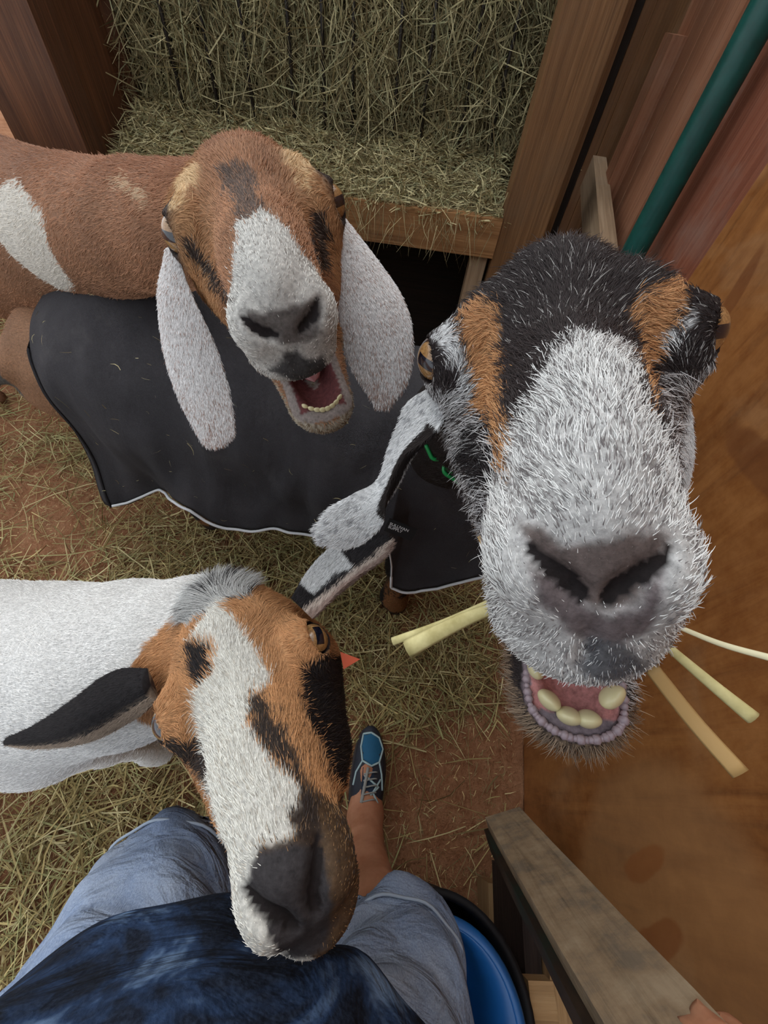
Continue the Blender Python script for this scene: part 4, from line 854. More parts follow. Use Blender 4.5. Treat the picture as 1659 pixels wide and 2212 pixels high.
# white-bodied goat below, head turned to the person
gC = build_goat('goat', 'white-bodied goat with tan, black and white face sniffing towards the person in denim', 'C', HEAD_C, sdf_C, (-1.42, -.25, -.01), (.10, .32, 1.0), .0027, 110000, 110000, .00021)
def ear_c(u, P, ph):
    n = len(u); inner = (u[:, 2] > .1) | (u[:, 1] < -.55); c = np.tile(C_(34, 30, 32), (n, 1)); c = np.where(inner[:, None], np.where((np.abs(u[:, 1]) < .35)[:, None], C_(96, 78, 72), C_(168, 150, 132)), c)
    return c
def ear_c2(u, P, ph):
    n = len(u); u = u + np.stack([0 * u[:, 0], .16 * vnoise(P, 90, 55) + (.1 * rng.normal(size=n) if ph else 0), 0 * u[:, 0]], 1); c = ear_c(u, P, ph); c = np.where((u[:, 1] < -.25)[:, None], np.where((u[:, 1] < -.6)[:, None], C_(150, 128, 118), C_(196, 180, 168)), C_(34, 30, 32) * np.ones((n, 1))); w = (u[:, 0] < .52) & (u[:, 0] > .12) & (u[:, 1] + .5 * vnoise(P, 70, 54) > .1)
    return np.where(w[:, None], C_(206, 206, 206), c)
add_ear(gC, HEAD_C, [P_(325, 1480, .37), P_(255, 1510, .385), P_(170, 1560, .40), P_(80, 1592, .42), P_(12, 1603, .435)], [.016, .027, .025, .014, .004], [(.2, .7, .7), (.2, .7, .75), (.15, .75, .7), (.1, .8, .6), (0, .9, .5)], [.3, .5, .5, .35, .1], [.006, .005, .004, .003, .002], ear_c, 9000, .0002, .0045, label='black pointed ear')
add_ear(gC, HEAD_C, [P_(655, 1318, .395), P_(705, 1265, .405), P_(752, 1225, .41), P_(805, 1188, .415), P_(843, 1166, .42)], [.022, .031, .033, .026, .008], [(-.6, .6, -.4), (-.6, .6, -.5), (-.6, .6, -.5), (-.6, .65, -.4), (-.5, .7, -.3)], [.3, .5, .55, .4, .1], [.006, .005, .004, .003, .002], ear_c2, 9000, .0002, .0045, label='black and white pointed ear')

# the bumpy inner edge of the open lower lip
def papillae(root, H, n, mat):
    V = []; F = []; base = bmesh.new(); bmesh.ops.create_icosphere(base, subdivisions=1, radius=1); bv = np.array([v.co for v in base.verts]); bf = [[v.index for v in f.verts] for f in base.faces]; base.free()
    for k in range(n):
        a = -1.75 + 3.5 * k / (n - 1); x = H['jaw_len'] - .021 + .0165 * math.cos(a) - (.012 * max(abs(a) - 1.2, 0)); y = H['jaw_w'] * .80 * math.sin(max(-1.57, min(1.57, a)))
        c = from_head(jaw_point(H, x, y, -.0405), H); o = len(V) * 1
        r = .0026 + .0006 * math.sin(k * 2.3); V += [tuple(c + q * r * np.array((1, 1, 1.2))) for q in bv]; F += [[o + i for i in f] for f in bf]
    o = mesh('lip_edge', V, F, mat, root); o['kind'] = 'stuff'; return o
LIPM = plain('lip_skin', (146, 130, 136), .35, .5)
papillae(gB, HEAD_B, 34, LIPM)
# ---------------------------------------------------------------- black show coat on the goat, with white piping and a woven label
k = N('black_fleece'); v = k.mapping((1, 1, 1)); n1 = k.noise(v, 7, 5, .6); n2 = k.noise(v, 420, 3, .7); wv = k.n('ShaderNodeTexWave', wave_type='BANDS', bands_direction='DIAGONAL'); wv.inputs['Scale'].default_value = 260; wv.inputs['Distortion'].default_value = .6; k.l(v, wv.inputs[0])
c = k.ramp(n1, [(.3, (56, 54, 56)), (.6, (70, 67, 69)), (.8, (90, 86, 85))]); c = k.mix(.25, c, k.ramp(n2, [(.4, (30, 30, 34)), (.75, (84, 84, 90))])); wr = k.noise(k.mapping((1, 1, .35)), 9, 4, .55, .6); mxh = k.n('ShaderNodeMath', operation='MULTIPLY_ADD'); mxh.inputs[1].default_value = .06; k.l(wv.outputs[0], mxh.inputs[0]); k.l(wr, mxh.inputs[2]); k.bump(mxh.outputs[0], .55, .03); FLEECE = k.fin(c, .9, .15)
PIPING = plain('white_piping', (206, 206, 208), .6)
CA, CD_ = np.array((-.84, .82)), np.array((.988, -.155)); CN = np.array((-.155, -.988))
hs = np.array([.03, .10, .17, .25, .33, .375, .42, .455, .50, .555, .63, .715, .81, .845, .862, .905, .925, .935, .965, 1.0, 1.05, 1.10, 1.14])
hz = np.array([.31, .315, .33, .375, .43, .455, .455, .425, .405, .40, .41, .42, .43, .445, .53, .53, .42, .30, .295, .30, .335, .40, .46])
rs = np.array([.0, .06, .15, .25, .33, .5, .65, .8, .9, 1.0, 1.14]); rz = np.array([.76, .80, .845, .865, .855, .82, .80, .815, .85, .875, .86])
ws = np.array([.0, .08, .2, .4, .6, .8, .95, 1.05, 1.14]); wz = np.array([.125, .165, .19, .195, .19, .18, .165, .145, .12])
def coat_pt(s, v):                                 # v: -1 far hem .. 0 ridge .. 1 near hem
    a = np.abs(v); sg = np.sign(v); w = np.interp(s, ws, wz); zr = np.interp(s, rs, rz); zh = np.where(v > 0, np.interp(s, hs, hz), .43)
    ph = np.minimum(a / .5, 1) * 1.35; o = w * np.sin(ph) / np.sin(1.35); z = zr - w * .95 * (1 - np.cos(ph))
    z1 = zr - w * .95 * (1 - math.cos(1.35)); t = np.maximum(a - .5, 0) / .5
    z = np.where(a > .5, z1 + (zh - z1) * t, z); o = np.where(a > .5, w + (.228 - w) * t ** .8 * np.where(v > 0, 1, .7), o)
    q = np.stack([s, v, 0 * s], 1)
    fold = .014 * vnoise(q * np.array((1, .5, 1)), 8, 61) + .010 * vnoise(q * np.array((1.6, .5, 1)), 14, 62) + .02 * np.sin((s * 15 - v * 5.5)) * np.clip(t + .15, 0, 1) * np.clip((s - .02) * 4, 0, 1)
    o = o + fold * np.clip(a * 1.6, 0, 1); z = z + .006 * vnoise(q, 9, 63)
    rear = np.clip((.10 - s) / .10, 0, 1)           # draws in round the rump
    o = o * (1 - .12 * rear ** 2)
    sh = np.interp(s, (0, .75, .9, 1.0, 1.14), (0, 0, .05, .085, .10)); oo = np.where(v > 0, sh + o * (.228 - sh) / .228, o * sg + sh)
    x = CA[0] + CD_[0] * s + CN[0] * oo; y = CA[1] + CD_[1] * s + CN[1] * oo
    return np.stack([x, y, z], 1)
coat = empty('goat_coat', (-.3, .74, .3)); tag(coat, 'black fleece goat coat with white piped hem worn by the black-headed goat', 'goat coat')
S_ = np.unique(np.concatenate([np.linspace(.085, 1.14, 120), np.linspace(.84, .95, 40)])); V_ = np.linspace(-1, 1, 90); SS, VV = np.meshgrid(S_, V_, indexing='ij')
SSc = SS + .05 * np.clip(np.abs(VV) - .2, 0, 1) * (SS < .087)
Pc = coat_pt(SSc.ravel(), VV.ravel()); I = np.arange(SS.size).reshape(SS.shape); Fc = np.stack([I[:-1, :-1], I[1:, :-1], I[1:, 1:], I[:-1, 1:]], -1).reshape(-1, 4)
co = mesh('coat_cloth', Pc, Fc, FLEECE, coat); md = co.modifiers.new('thick', 'SOLIDIFY'); md.thickness = .006; md.offset = 1
for s0, s1 in ((.135, .845), (.93, 1.135)):
    s = np.linspace(s0, s1, 90); e = coat_pt(s, np.full(90, .985)) + np.array((CN[0], CN[1], 0)) * .008; tube('piping', e.tolist(), .0036, PIPING, coat, 8)
e = coat_pt(np.linspace(.905, .933, 12), np.full(12, .985)) + np.array((CN[0], CN[1], 0)) * .008; tube('piping', e.tolist(), .002, PIPING, coat, 8)
lint_s = rng.uniform(.1, 1.1, 110); lint_v = rng.uniform(-.1, .95, 110); lp_ = coat_pt(lint_s, lint_v); lp2 = coat_pt(lint_s + .004, lint_v); lp3 = coat_pt(lint_s, lint_v + .01); ln_ = np.cross(lp2 - lp_, lp3 - lp_); ln_ /= np.linalg.norm(ln_, axis=1)[:, None]; ln_ *= np.sign(ln_ @ np.array((CN[0], CN[1], .6)))[:, None]
ld = (lp2 - lp_) / .004 * rng.normal(size=(110, 1)) + (lp3 - lp_) / .01 * rng.normal(size=(110, 1))
li = strands('lint', lp_ + ln_ * .0085, ld, rng.gamma(2., .006, 110) + .003, rng.uniform(.0006, .0014, 110), hay_cols(110, 1.1), HAYM, coat, .5); li['kind'] = 'stuff'
lp = coat_pt(np.array([.915, .93, .90]), np.array([.84, .9, .83])); lo_ = lp[0] + np.array((CN[0], CN[1], .25)) * .016 + np.array((.012, 0, .028))
ex = Vector((.97, -.14, -.20)).normalized(); ez = Vector((CN[0], CN[1], .35)).normalized(); ez = (ez - ex * ez.dot(ex)).normalized(); ey = ez.cross(ex)
def on_label(name, data, mat, off, ofs):
    o = bpy.data.objects.new(name, data); data.materials.append(mat); COL.objects.link(o)
    mw = Matrix((ex, ey, ez)).transposed().to_4x4(); mw.translation = Vector(lo_) + ez * off + ex * ofs[0] + ey * ofs[1]; o.parent = coat; o.matrix_parent_inverse = coat.matrix_world.inverted(); o.matrix_world = mw; return o
bm = bmesh.new(); bmesh.ops.create_cube(bm, size=1); bmesh.ops.scale(bm, vec=(.062, .034, .0016), verts=bm.verts); me = bpy.data.meshes.new('label_patch'); bm.to_mesh(me); bm.free()
on_label('label_patch', me, plain('black_label', (24, 24, 26), .6), .002, (0, 0))['label'] = 'small black woven label reading SULLIVAN SUPPLY'
for i, word in enumerate(('SULLIVAN', 'SUPPLY')):
    cu = bpy.data.curves.new('lettering', 'FONT'); cu.body = word; cu.size = .0095; cu.extrude = .0003; cu.offset = .00012; to_ = bpy.data.objects.new('t', cu); COL.objects.link(to_); bpy.context.view_layer.update(); tm = bpy.data.meshes.new_from_object(to_.evaluated_get(bpy.context.evaluated_depsgraph_get())); bpy.data.objects.remove(to_); tm.materials.clear(); tm.name = 'lettering'; on_label('lettering', tm, PIPING, .0035, (-.026, .003 - i * .0085))
# green plastic chain round the neck
CH = plain('green_plastic', (20, 150, 74), .35, .5)
chn = empty('neck_chain', (.12, .45, .85)); tag(chn, 'green plastic chain collar round the neck of the black-headed goat', 'collar')
cc = Vector((.134, .445, .895)); nx = Vector((0.0, .68, -.73)).normalized(); e1 = Vector((1, 0, 0)); e2 = nx.cross(e1)
nl = 22
lm = None
for i in range(nl):
    a = 2 * math.pi * i / nl; r = .092; p = cc + (e1 * math.cos(a) + e2 * math.sin(a)) * r; tg = -e1 * math.sin(a) + e2 * math.cos(a); rad = (e1 * math.cos(a) + e2 * math.sin(a))
    if lm is None:
        pts = [(math.cos(t) * .009 + (.011 if math.cos(t) > 0 else -.011), math.sin(t) * .009, 0) for t in np.linspace(0, 2 * math.pi, 20, endpoint=False)]
        o = tube('chain_link', pts, .0032, CH, None, 8, close=True); lm = o.data
    else: o = bpy.data.objects.new('chain_link', lm); COL.objects.link(o)
    yv = rad if i % 2 else nx; zv = tg.cross(yv); mw = Matrix((tg, yv, zv)).transposed().to_4x4(); mw.translation = p
    o.parent = chn; o.matrix_parent_inverse = chn.matrix_world.inverted(); o.matrix_world = mw
# ---------------------------------------------------------------- the person holding the phone: legs, denim shorts, dark shirt, shoes
person = empty('person', (-.07, -.2, 0)); tag(person, 'person in denim shorts, navy tie-dyed shirt and blue running shoes, seen from above', 'person')
def skin_fn(p):
    d = chain(p, [((-.20, -.36, .74), .07), ((-.225, -.17, .45), .056), ((-.22, -.16, .40), .054), ((-.215, -.19, .28), .054), ((-.20, -.17, .10), .036), ((-.20, -.12, .05), .038), ((-.2, .0, .03), .03)], .03)
    d = smin(d, chain(p, [((.03, -.36, .74), .07), ((.10, -.22, .46), .056), ((.098, -.20, .41), .054), ((.085, -.17, .28), .05), ((.062, -.09, .10), .036), ((.06, -.05, .05), .038), ((.05, .08, .03), .03)], .03), .01)
    d = smin(d, ell(p, (-.09, -.38, .85), (.15, .10, .2)), .04)
    # right arm down to a hand on the leaning timber
    d = smin(d, chain(p, [((.10, -.42, 1.22), .055), ((.36, -.46, .98), .042), ((.37, -.40, .95), .040), ((.345, -.237, .82), .030), ((.338, -.212, .80), .030)], .03), .03)
    d = smin(d, ell(p, (.330, -.185, .80), (.030, .034, .024)), .015)
    for k, (dx, L) in enumerate(((-.026, .9), (-.009, 1.05), (.009, 1.0), (.025, .8))):
        b = np.array((.327 + dx, -.167, .812)); m1 = b + np.array((-.006, .026, .012)) * L; m2 = m1 + np.array((-.006, .022, -.010)) * L; m3 = m2 + np.array((-.002, .006, -.02)) * L
        d = smin(d, chain(p, [(b, .0095), (m1, .009), (m2, .0082), (m3, .007)], .004), .006)
    d = smin(d, chain(p, [((.305, -.202, .79), .0115), ((.276, -.182, .785), .010), ((.262, -.159, .78), .0085)], .004), .008)
    return d
V, F = surface_nets(skin_fn, (-.35, -.62, -.01), (.48, .2, 1.35), .006); V0, F0 = V, F
SKIN = N('skin'); nz = SKIN.noise(SKIN.mapping((1, 1, 1)), 30, 4, .6); SKIN.b.inputs['Subsurface Weight'].default_value = .08; SKIN = SKIN.fin(SKIN.ramp(nz, [(.35, (176, 118, 88)), (.7, (198, 142, 112))]), .55, .3)
mesh('body', V, F, SKIN, person)
def denim_fn(p):
    l = chain(p, [((-.18, -.36, .74), .15), ((-.228, -.19, .49), .102), ((-.232, -.13, .415), .095)], .04); r = chain(p, [((.0, -.36, .74), .15), ((.095, -.24, .49), .10), ((.108, -.185, .415), .094)], .04)
    ln = np.array((-.02, .62, -.78)); hemL = (p - np.array((-.232, -.13, .415), f32)) @ ln.astype(f32) - .010; rn = np.array((.06, .5, -.86)); hemR = (p - np.array((.108, -.185, .415), f32)) @ rn.astype(f32) - .008
    l = np.maximum(l, hemL); r = np.maximum(r, hemR); d = smin(l, r, .03); d = smin(d, ell(p, (-.09, -.38, .78), (.20, .15, .16)), .05)
    d = d + f32(.0035) * np.sin(p[:, 2] * 95 + p[:, 0] * 22 + 3 * np.sin(p[:, 0] * 14)) * (p[:, 2] < .68) + f32(.004) * np.sin(p[:, 0] * 40 + p[:, 1] * 60)
    inner = np.minimum(chain(p, [((-.228, -.19, .49), .086), ((-.236, -.065, .335), .086)], .04), chain(p, [((.095, -.24, .49), .086), ((.115, -.115, .30), .084)], .04))
    return np.maximum(d, -inner)
k = N('faded_denim'); v = k.mapping((1, 1, 1)); a = k.noise(v, 9, 5, .6); b = k.noise(k.mapping((600, 600, 160)), 1., 3, .6); c = k.ramp(a, [(.3, (104, 124, 160)), (.5, (144, 160, 186)), (.72, (176, 186, 202))]); c = k.mix(.3, c, k.ramp(b, [(.35, (70, 86, 120)), (.7, (176, 186, 204))])); fd = k.noise(k.mapping((1, 1.6, 2.4)), 11, 4, .5, 1.); mh = k.n('ShaderNodeMath', operation='MULTIPLY_ADD'); mh.inputs[1].default_value = .05; k.l(b, mh.inputs[0]); k.l(fd, mh.inputs[2]); k.bump(mh.outputs[0], .7, .03); DENIM = k.fin(c, .9, .15)
V, F = surface_nets(denim_fn, (-.42, -.62, .28), (.3, .06, 1.0), .0045); mesh('denim_shorts', V, F, DENIM, person)
def hem_ring(c, nrm, r):                                # frayed turned hem of each leg
    z = Vector(nrm).normalized(); x = Vector((1, 0, 0)); x = (x - z * x.dot(z)).normalized(); y = z.cross(x)
    tube('hem_seam', [Vector(c) + (x * math.cos(t) + y * math.sin(t)) * (r + .002 * math.sin(9 * t)) for t in np.linspace(0, 2 * math.pi, 60, endpoint=False)], .0022, plain('hem_thread', (168, 180, 196), .9), person, 6, close=True)
hem_ring((-.232, -.150, .438), (-.02, .62, -.78), .1065); hem_ring((.106, -.200, .438), (.06, .5, -.86), .098)
def shirt_fn(p):
    d = ell(p, (-.075, -.30, .78), (.235, .205, .17)); d = smin(d, chain(p, [((-.095, -.36, .80), .18), ((-.09, -.40, 1.05), .165), ((-.09, -.43, 1.20), .15)], .05), .06)
    d = smin(d, chain(p, [((.05, -.42, 1.24), .09), ((.26, -.45, 1.08), .075)], .05), .04); d = smin(d, chain(p, [((-.23, -.42, 1.24), .09), ((-.42, -.45, 1.06), .075)], .05), .04)
    d = d + f32(.009) * np.sin(p[:, 2] * 38 + p[:, 0] * 20 + 2.2 * np.sin(p[:, 0] * 11 + p[:, 1] * 8)) + f32(.003) * np.sin(p[:, 0] * 55 - p[:, 1] * 30)
    return np.maximum(np.maximum(d, .665 - .12 * (p[:, 1] + .30) - p[:, 2] + f32(.006) * np.sin(p[:, 0] * 26)), p[:, 2] - 1.33)
k = N('navy_tie_dye'); v = k.mapping((1, 1, 1)); a = k.noise(k.mapping((1, 1.6, 1.2)), 7.5, 4, .5, 1.2); b = k.noise(v, 300, 3, .6); c = k.ramp(a, [(.3, (16, 20, 30)), (.5, (22, 29, 43)), (.58, (40, 60, 92)), (.68, (122, 150, 186))]); c = k.mix(.2, c, k.ramp(b, [(.4, (10, 12, 18)), (.75, (74, 90, 116))])); fd = k.noise(k.mapping((1, 1.4, 2.)), 9, 4, .5, 1.4); mh = k.n('ShaderNodeMath', operation='MULTIPLY_ADD'); mh.inputs[1].default_value = .04; k.l(b, mh.inputs[0]); k.l(fd, mh.inputs[2]); k.bump(mh.outputs[0], .7, .03); SHIRT = k.fin(c, .9, .15)
V, F = surface_nets(shirt_fn, (-.56, -.66, .6), (.4, -.05, 1.36), .0055); mesh('shirt', V, F, SHIRT, person)
# running shoes
k = N('shoe_upper'); v = k.mapping((1, 1, 1)); w = k.n('ShaderNodeTexWave'); w.inputs['Scale'].default_value = 190; k.l(v, w.inputs[0]); c = k.ramp(w.outputs[0], [(.3, (26, 78, 112)), (.7, (38, 104, 142))]); MESHB = k.fin(c, .7)
SH_D = plain('shoe_dark', (44, 46, 56), .6); SH_S = plain('shoe_sole', (64, 58, 58), .7); SH_L = plain('shoe_trim', (166, 190, 194), .5); LACE = plain('shoe_lace', (150, 150, 146), .8); SH_N = plain('shoe_navy', (28, 44, 66), .7)
def shoe(cx, cy, yaw):
    ca, sa = math.cos(yaw), math.sin(yaw); T = lambda x, y, z: (cx + ca * x - sa * y, cy + sa * x + ca * y, z)
    half = lambda t: .047 * math.sin(min(t, 1) * math.pi) ** .42 * (.80 + .28 * t) * (1 if t < .97 else .8); hgt = lambda t: .050 + .050 * max(0, .62 - t) ** 1.0 * 1.6 - .016 * max(0, t - .75) / .25
    nu, nv = 34, 20
    def shell(name, z0f, z1f, scale, mat, cap=True, par=None):
        P = []
        for i in range(nu):
            t = .02 + .965 * i / (nu - 1); y = -.14 + .28 * t
            for kx in range(nv):
                a = math.pi * kx / (nv - 1); x = -math.cos(a) * half(t) * scale; z = z0f(t) + (z1f(t) - z0f(t)) * math.sin(a) ** .6
                P.append(T(x + .006 * math.sin(t * 3), y, z))
        Fs = [(i*nv+q, (i+1)*nv+q, (i+1)*nv+q+1, i*nv+q+1) for i in range(nu-1) for q in range(nv-1)] + [tuple(range(nv)), tuple((nu-1)*nv+q for q in range(nv))[::-1]]
        return mesh(name, P, Fs, mat, par)
    root = shell('shoe', lambda t: .022, lambda t: hgt(t) + .016, .97, SH_D, par=person)
    shell('sole', lambda t: .004, lambda t: .030, 1.07, SH_S, par=root)
    def top(x, t): 
        a = math.acos(max(-1, min(1, -(x) / (half(t) * .97)))); return Vector(T(x + .006 * math.sin(t * 3), -.14 + .28 * t, .022 + (hgt(t) + .016 - .022) * math.sin(a) ** .6 + .0015))
    def patch(name, loop, mat):
        pts = [top(x, t) for x, t in loop]; c = sum(pts, Vector()) / len(pts); xm = sum(l[0] for l in loop) / len(loop); tm = sum(l[1] for l in loop) / len(loop)
        V = []; Fp = []; rings = 6; n = len(loop)
        for r in range(1, rings + 1):
            for x, t in loop: V.append(top(xm + (x - xm) * r / rings, tm + (t - tm) * r / rings))
        V.append(top(xm, tm)); ci = len(V) - 1
        for q in range(n): Fp.append((ci, q, (q + 1) % n))
        for r in range(rings - 1):
            for q in range(n): Fp.append((r*n+q, (r+1)*n+q, (r+1)*n+(q+1) % n, r*n+(q+1) % n))
        return mesh(name, [tuple(p) for p in V], Fp, mat, root)
    patch('toe_mesh', [(-.021, .90), (.0, .915), (.020, .88), (.030, .80), (.022, .70), (.004, .665), (-.018, .70), (-.024, .80)], MESHB)
    for L_ in ([(-.021, .91), (.0, .925), (.022, .89), (.033, .80), (.024, .69), (.004, .655), (-.020, .69), (-.026, .80), (-.021, .91)], [(-.020, .69), (-.034, .60), (-.038, .5)], [(.024, .69), (.032, .60), (.036, .48)], [(-.012, .58), (.026, .50), (.006, .44)], [(.03, .56), (.012, .46), (.028, .38)]):
        pts = []
        for (x0, t0), (x1, t1) in zip(L_[:-1], L_[1:]):
            for q in range(5): pts.append(top(x0 + (x1 - x0) * q / 5, t0 + (t1 - t0) * q / 5))
        pts.append(top(*L_[-1])); tube('overlay_strip', pts, .0026, SH_L, root, 6)
    patch('tongue_panel', [(-.018, .64), (.012, .63), (.014, .40), (-.016, .40)], SH_N)
    tube('lace', [top(-.004 - .010 * q / 8, .64 - .26 * q / 8) + Vector((0, 0, .003)) for q in range(9)], .004, LACE, root, 8)
    for q in range(5):
        t = .60 - .05 * q; tube('lace', [top(x, t + .012 * math.sin(x * 90)) + Vector((0, 0, .004)) for x in np.linspace(-.014, .02, 7)], .0018, LACE, root, 6)
    return root
shoe(.052, .008, .03); shoe(-.2, -.03, .08)
# ---------------------------------------------------------------- bucket, tub, leaning timber and low frame beside the person
def lathe(name, prof, loc, mat, parent=None, seg=56):
    V = []; n = len(prof)
    for r, z in prof:
        for k_ in range(seg): a = 2 * math.pi * k_ / seg; V.append((loc[0] + r * math.cos(a), loc[1] + r * math.sin(a), loc[2] + z))
    F = [(i*seg+q, i*seg+(q+1) % seg, (i+1)*seg+(q+1) % seg, (i+1)*seg+q) for i in range(n-1) for q in range(seg)]
    if prof[0][0] > 0: F.append(tuple(range(seg))[::-1])
    return mesh(name, V, F, mat, parent)
BLUE = plain('blue_plastic', (30, 92, 156), .35, .5); BLACKP = plain('black_rubber', (26, 25, 28), .7, .3)
tb = empty('rubber_tub', (.19, -.29, 0)); tag(tb, 'round black rubber tub standing on the dirt around the blue bucket', 'tub')
lathe('tub_wall', [(.135, .0), (.150, .15), (.158, .285), (.164, .29), (.164, .30), (.156, .303), (.150, .29), (.143, .15), (.128, .012), (.001, .012)], (.19, -.29, .004), BLACKP, tb)
bk = empty('bucket', (.195, -.293, .02)); tag(bk, 'blue plastic bucket with a thick rolled rim next to the denim leg', 'bucket')
lathe('bucket_wall', [(.098, .0), (.115, .15), (.128, .30), (.124, .30), (.111, .15), (.094, .008), (.001, .008)], (.195, -.293, .018), BLUE, bk)
tube('rim', [(.195 + .132 * math.cos(t), -.293 + .132 * math.sin(t), .318) for t in np.linspace(0, 2 * math.pi, 64, endpoint=False)], .0075, BLUE, bk, 10, close=True)
for sg in (-1, 1): lathe('handle_ear', [(.0, .0), (.010, .0), (.010, .008), (.001, .008)], (.195 + sg * .141, -.293, .29), BLUE, bk, 16)
k = N('weathered_timber'); tc = k.n('ShaderNodeTexCoord'); mp = k.n('ShaderNodeMapping'); mp.inputs['Scale'].default_value = (50, 50, 3); k.l(tc.outputs['Object'], mp.inputs[0]); a = k.noise(mp.outputs[0], 1., 6, .7, .8); b = k.noise(k.mapping((1, 1, 1)), 14, 6, .7)
c = k.ramp(a, [(.3, (108, 92, 74)), (.5, (164, 142, 116)), (.75, (192, 172, 144))]); c = k.mix(.5, c, k.ramp(b, [(.38, (96, 92, 86)), (.5, (156, 132, 104)), (.66, (188, 168, 140))])); k.bump(a, .5, .004); WEATH = k.fin(c, .8, .2)
k = N('green_stained_timber'); a = k.noise(k.mapping((6, 6, 2)), 2., 6, .65); GST = k.fin(k.ramp(a, [(.35, (38, 56, 48)), (.5, (56, 44, 36)), (.7, (92, 70, 54))]), .75, .25)
tim = empty('leaning_timber', (.37, 0, .17)); tag(tim, 'weathered grey timber leaning beside the plywood, one face stained dark green', 'timber')
a0 = np.array((.362, -.004, .165)); a1 = np.array((.271, -.122, .80)); ax_ = (a1 - a0) / np.linalg.norm(a1 - a0); a1 = a1 + ax_ * .22
wv_ = np.array((.075, .028, .02)); wv_ /= np.linalg.norm(wv_); wv_ -= ax_ * (wv_ @ ax_); wv_ /= np.linalg.norm(wv_); nm = np.cross(wv_, ax_); nm = nm if nm @ (CAM_LOC - a0) > 0 else -nm
board('timber', a0 - nm * .012, a1 - nm * .012, .082, .024, wv_, WEATH, tim, .004, .004, .0008)
board('timber_back', a0 - nm * .045 - wv_ * .018 - ax_ * .02, a1 - nm * .045 - wv_ * .018, .064, .04, wv_, GST, tim, .004, .006, .0008)
fr = empty('timber_frame', (.40, -.25, 0)); tag(fr, 'low frame of pale and dark boards on the dirt between bucket and plywood', 'timber frame')
PALE = wood('pale_board', (130, 100, 68), (176, 140, 98), (198, 166, 124), (150, 126, 98), .7)
DKB = wood('dark_board', (30, 22, 20), (48, 36, 32), (72, 56, 50), None, .7)
board('plank', (.368, -.135, .045), (.366, -.70, .045), .040, .09, (1, 0, 0), PALE, fr, .004)
board('plank', (.373, -.095, .175), (.370, -.70, .175), .030, .17, (1, 0, 0), DKB, fr, .004)
board('plank', (.406, -.150, .15), (.402, -.70, .15), .030, .27, (1, 0, 0), PALE, fr, .004)
board('plank', (.436, -.165, .13), (.426, -.70, .13), .022, .27, (1, 0, 0), PALE, fr, .004)
board('crosspiece', (.352, -.250, .275), (.395, -.247, .275), .05, .03, (0, 1, 0), PALE, fr, .004)
# ---------------------------------------------------------------- single straws that stand out
STR = N('straw'); nz = STR.noise(STR.mapping((1, 1, 1)), 60, 4, .6); STR = STR.fin(STR.ramp(nz, [(.3, (170, 158, 104)), (.7, (214, 204, 150))]), .55, .3)
DRY = plain('dry_stem', (164, 132, 84), .6); PALES = plain('pale_straw', (220, 214, 178), .5)
def straw(label, pts, r0, r1, mat=STR, flat=.4, n=14):
    c = spline(pts, n); t = np.gradient(c, axis=0); t /= np.linalg.norm(t, axis=1)[:, None]; vw = c - CAM_LOC; s = np.cross(t, vw); s /= np.linalg.norm(s, axis=1)[:, None]; b = np.cross(t, s); V = []
    for i in range(n):
        r = r0 + (r1 - r0) * i / (n - 1)
        for k_ in range(8): a = 2 * math.pi * k_ / 8; V.append(c[i] + s[i] * math.cos(a) * r + b[i] * math.sin(a) * r * flat)
    F = [(i*8+q, i*8+(q+1) % 8, (i+1)*8+(q+1) % 8, (i+1)*8+q) for i in range(n-1) for q in range(8)] + [tuple(range(8))[::-1], tuple((n-1)*8+q for q in range(8))]
    return tag(mesh('straw', V, F, mat), label, 'straw', 'single straws')
straw('thick pale straw sticking out left from the mouth of the black-headed goat', [P_(1105, 1300, .235), P_(1000, 1340, .25), P_(880, 1402, .27)], .0030, .0062)
straw('second pale straw, just above the thick one, at the mouth of the black-headed goat', [P_(1095, 1285, .245), P_(960, 1345, .265), P_(848, 1386, .28)], .0022, .0030)
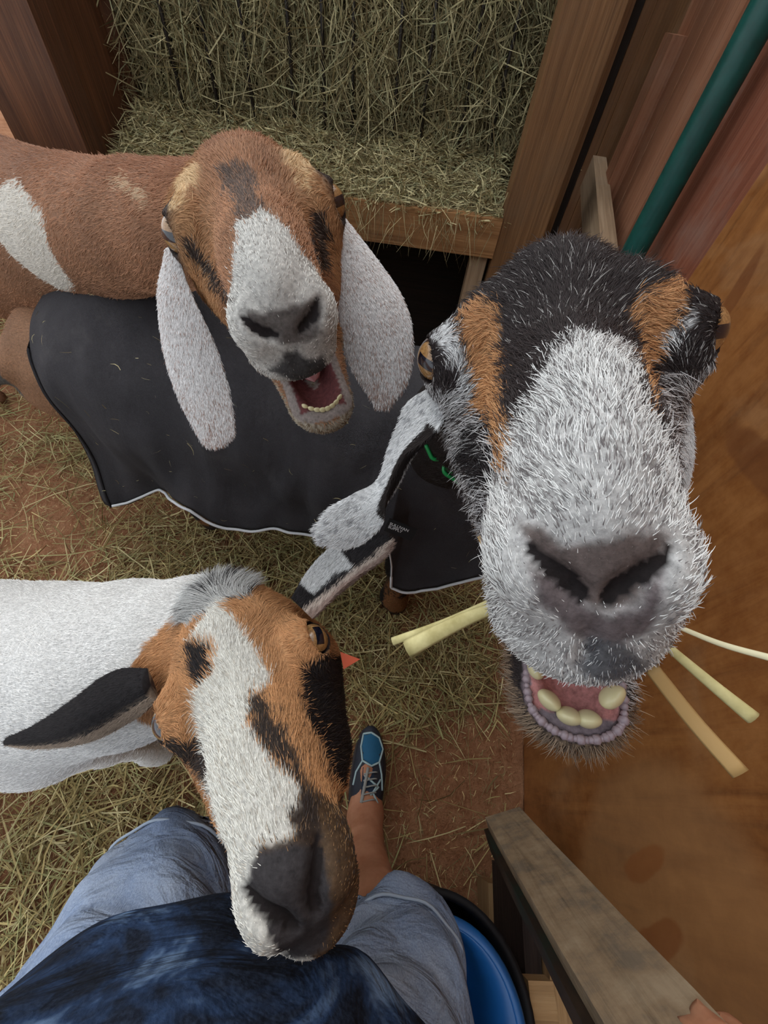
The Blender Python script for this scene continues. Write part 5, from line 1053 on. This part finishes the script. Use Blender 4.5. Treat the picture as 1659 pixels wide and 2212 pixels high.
straw('thin bent brown stem beside the left cheek of the black-headed goat', [P_(1034, 1158, .235), P_(1060, 1215, .232), P_(1070, 1270, .232), P_(1082, 1340, .235)], .0010, .0012, DRY)
straw('short brown stem lodged in the nostril of the black-headed goat', [P_(1172, 1208, .168), P_(1135, 1215, .172), P_(1098, 1234, .18)], .0009, .0006, DRY)
straw('thin white straw crossing the plywood at the right edge', [P_(1455, 1350, .205), P_(1560, 1392, .20), P_(1690, 1428, .19)], .0012, .0018, PALES)
straw('pale straw with blunt end slanting down over the plywood', [P_(1440, 1395, .19), P_(1540, 1480, .185), P_(1628, 1552, .18)], .0020, .0034)
straw('broad flat straw slanting down over the plywood, lowest of three', [P_(1405, 1440, .165), P_(1500, 1560, .16), P_(1600, 1672, .15)], .0030, .0034, DRY, .2)
straw('split yellow straw lying on the left end of the black coat', [P_(209, 690, .80), P_(196, 722, .80), P_(175, 760, .795)], .0022, .0060, PALES)
straw('short yellow straw on the dark forehead of the black-headed goat', [P_(1193, 587, .262), P_(1213, 580, .258), P_(1232, 574, .256)], .0016, .0020)
straw('tiny pale straw below the yellow one on the dark forehead', [P_(1226, 612, .245), P_(1245, 614, .243), P_(1263, 615, .242)], .0010, .0012, PALES)
straw('thin curved straw hanging on the brown goat\'s neck', [P_(175, 425, .60), P_(190, 475, .585), P_(212, 518, .58)], .0010, .0012)
TAGM = plain('orange_plastic', (206, 84, 44), .45, .4)
bm = bmesh.new()
tp = [P_(735, 1408, .40), P_(778, 1424, .40), P_(742, 1446, .395)]; nn_ = np.cross(tp[1] - tp[0], tp[2] - tp[0]); nn_ /= np.linalg.norm(nn_)
f_ = bm.faces.new([bm.verts.new(tuple(q)) for q in tp]); ex_ = bmesh.ops.extrude_face_region(bm, geom=[f_]); bmesh.ops.translate(bm, vec=tuple(nn_ * .002), verts=[g for g in ex_['geom'] if isinstance(g, bmesh.types.BMVert)])
bmesh.ops.recalc_face_normals(bm, faces=bm.faces); bm_obj('ear_tag', bm, TAGM, gC)['label'] = 'small orange plastic tag'
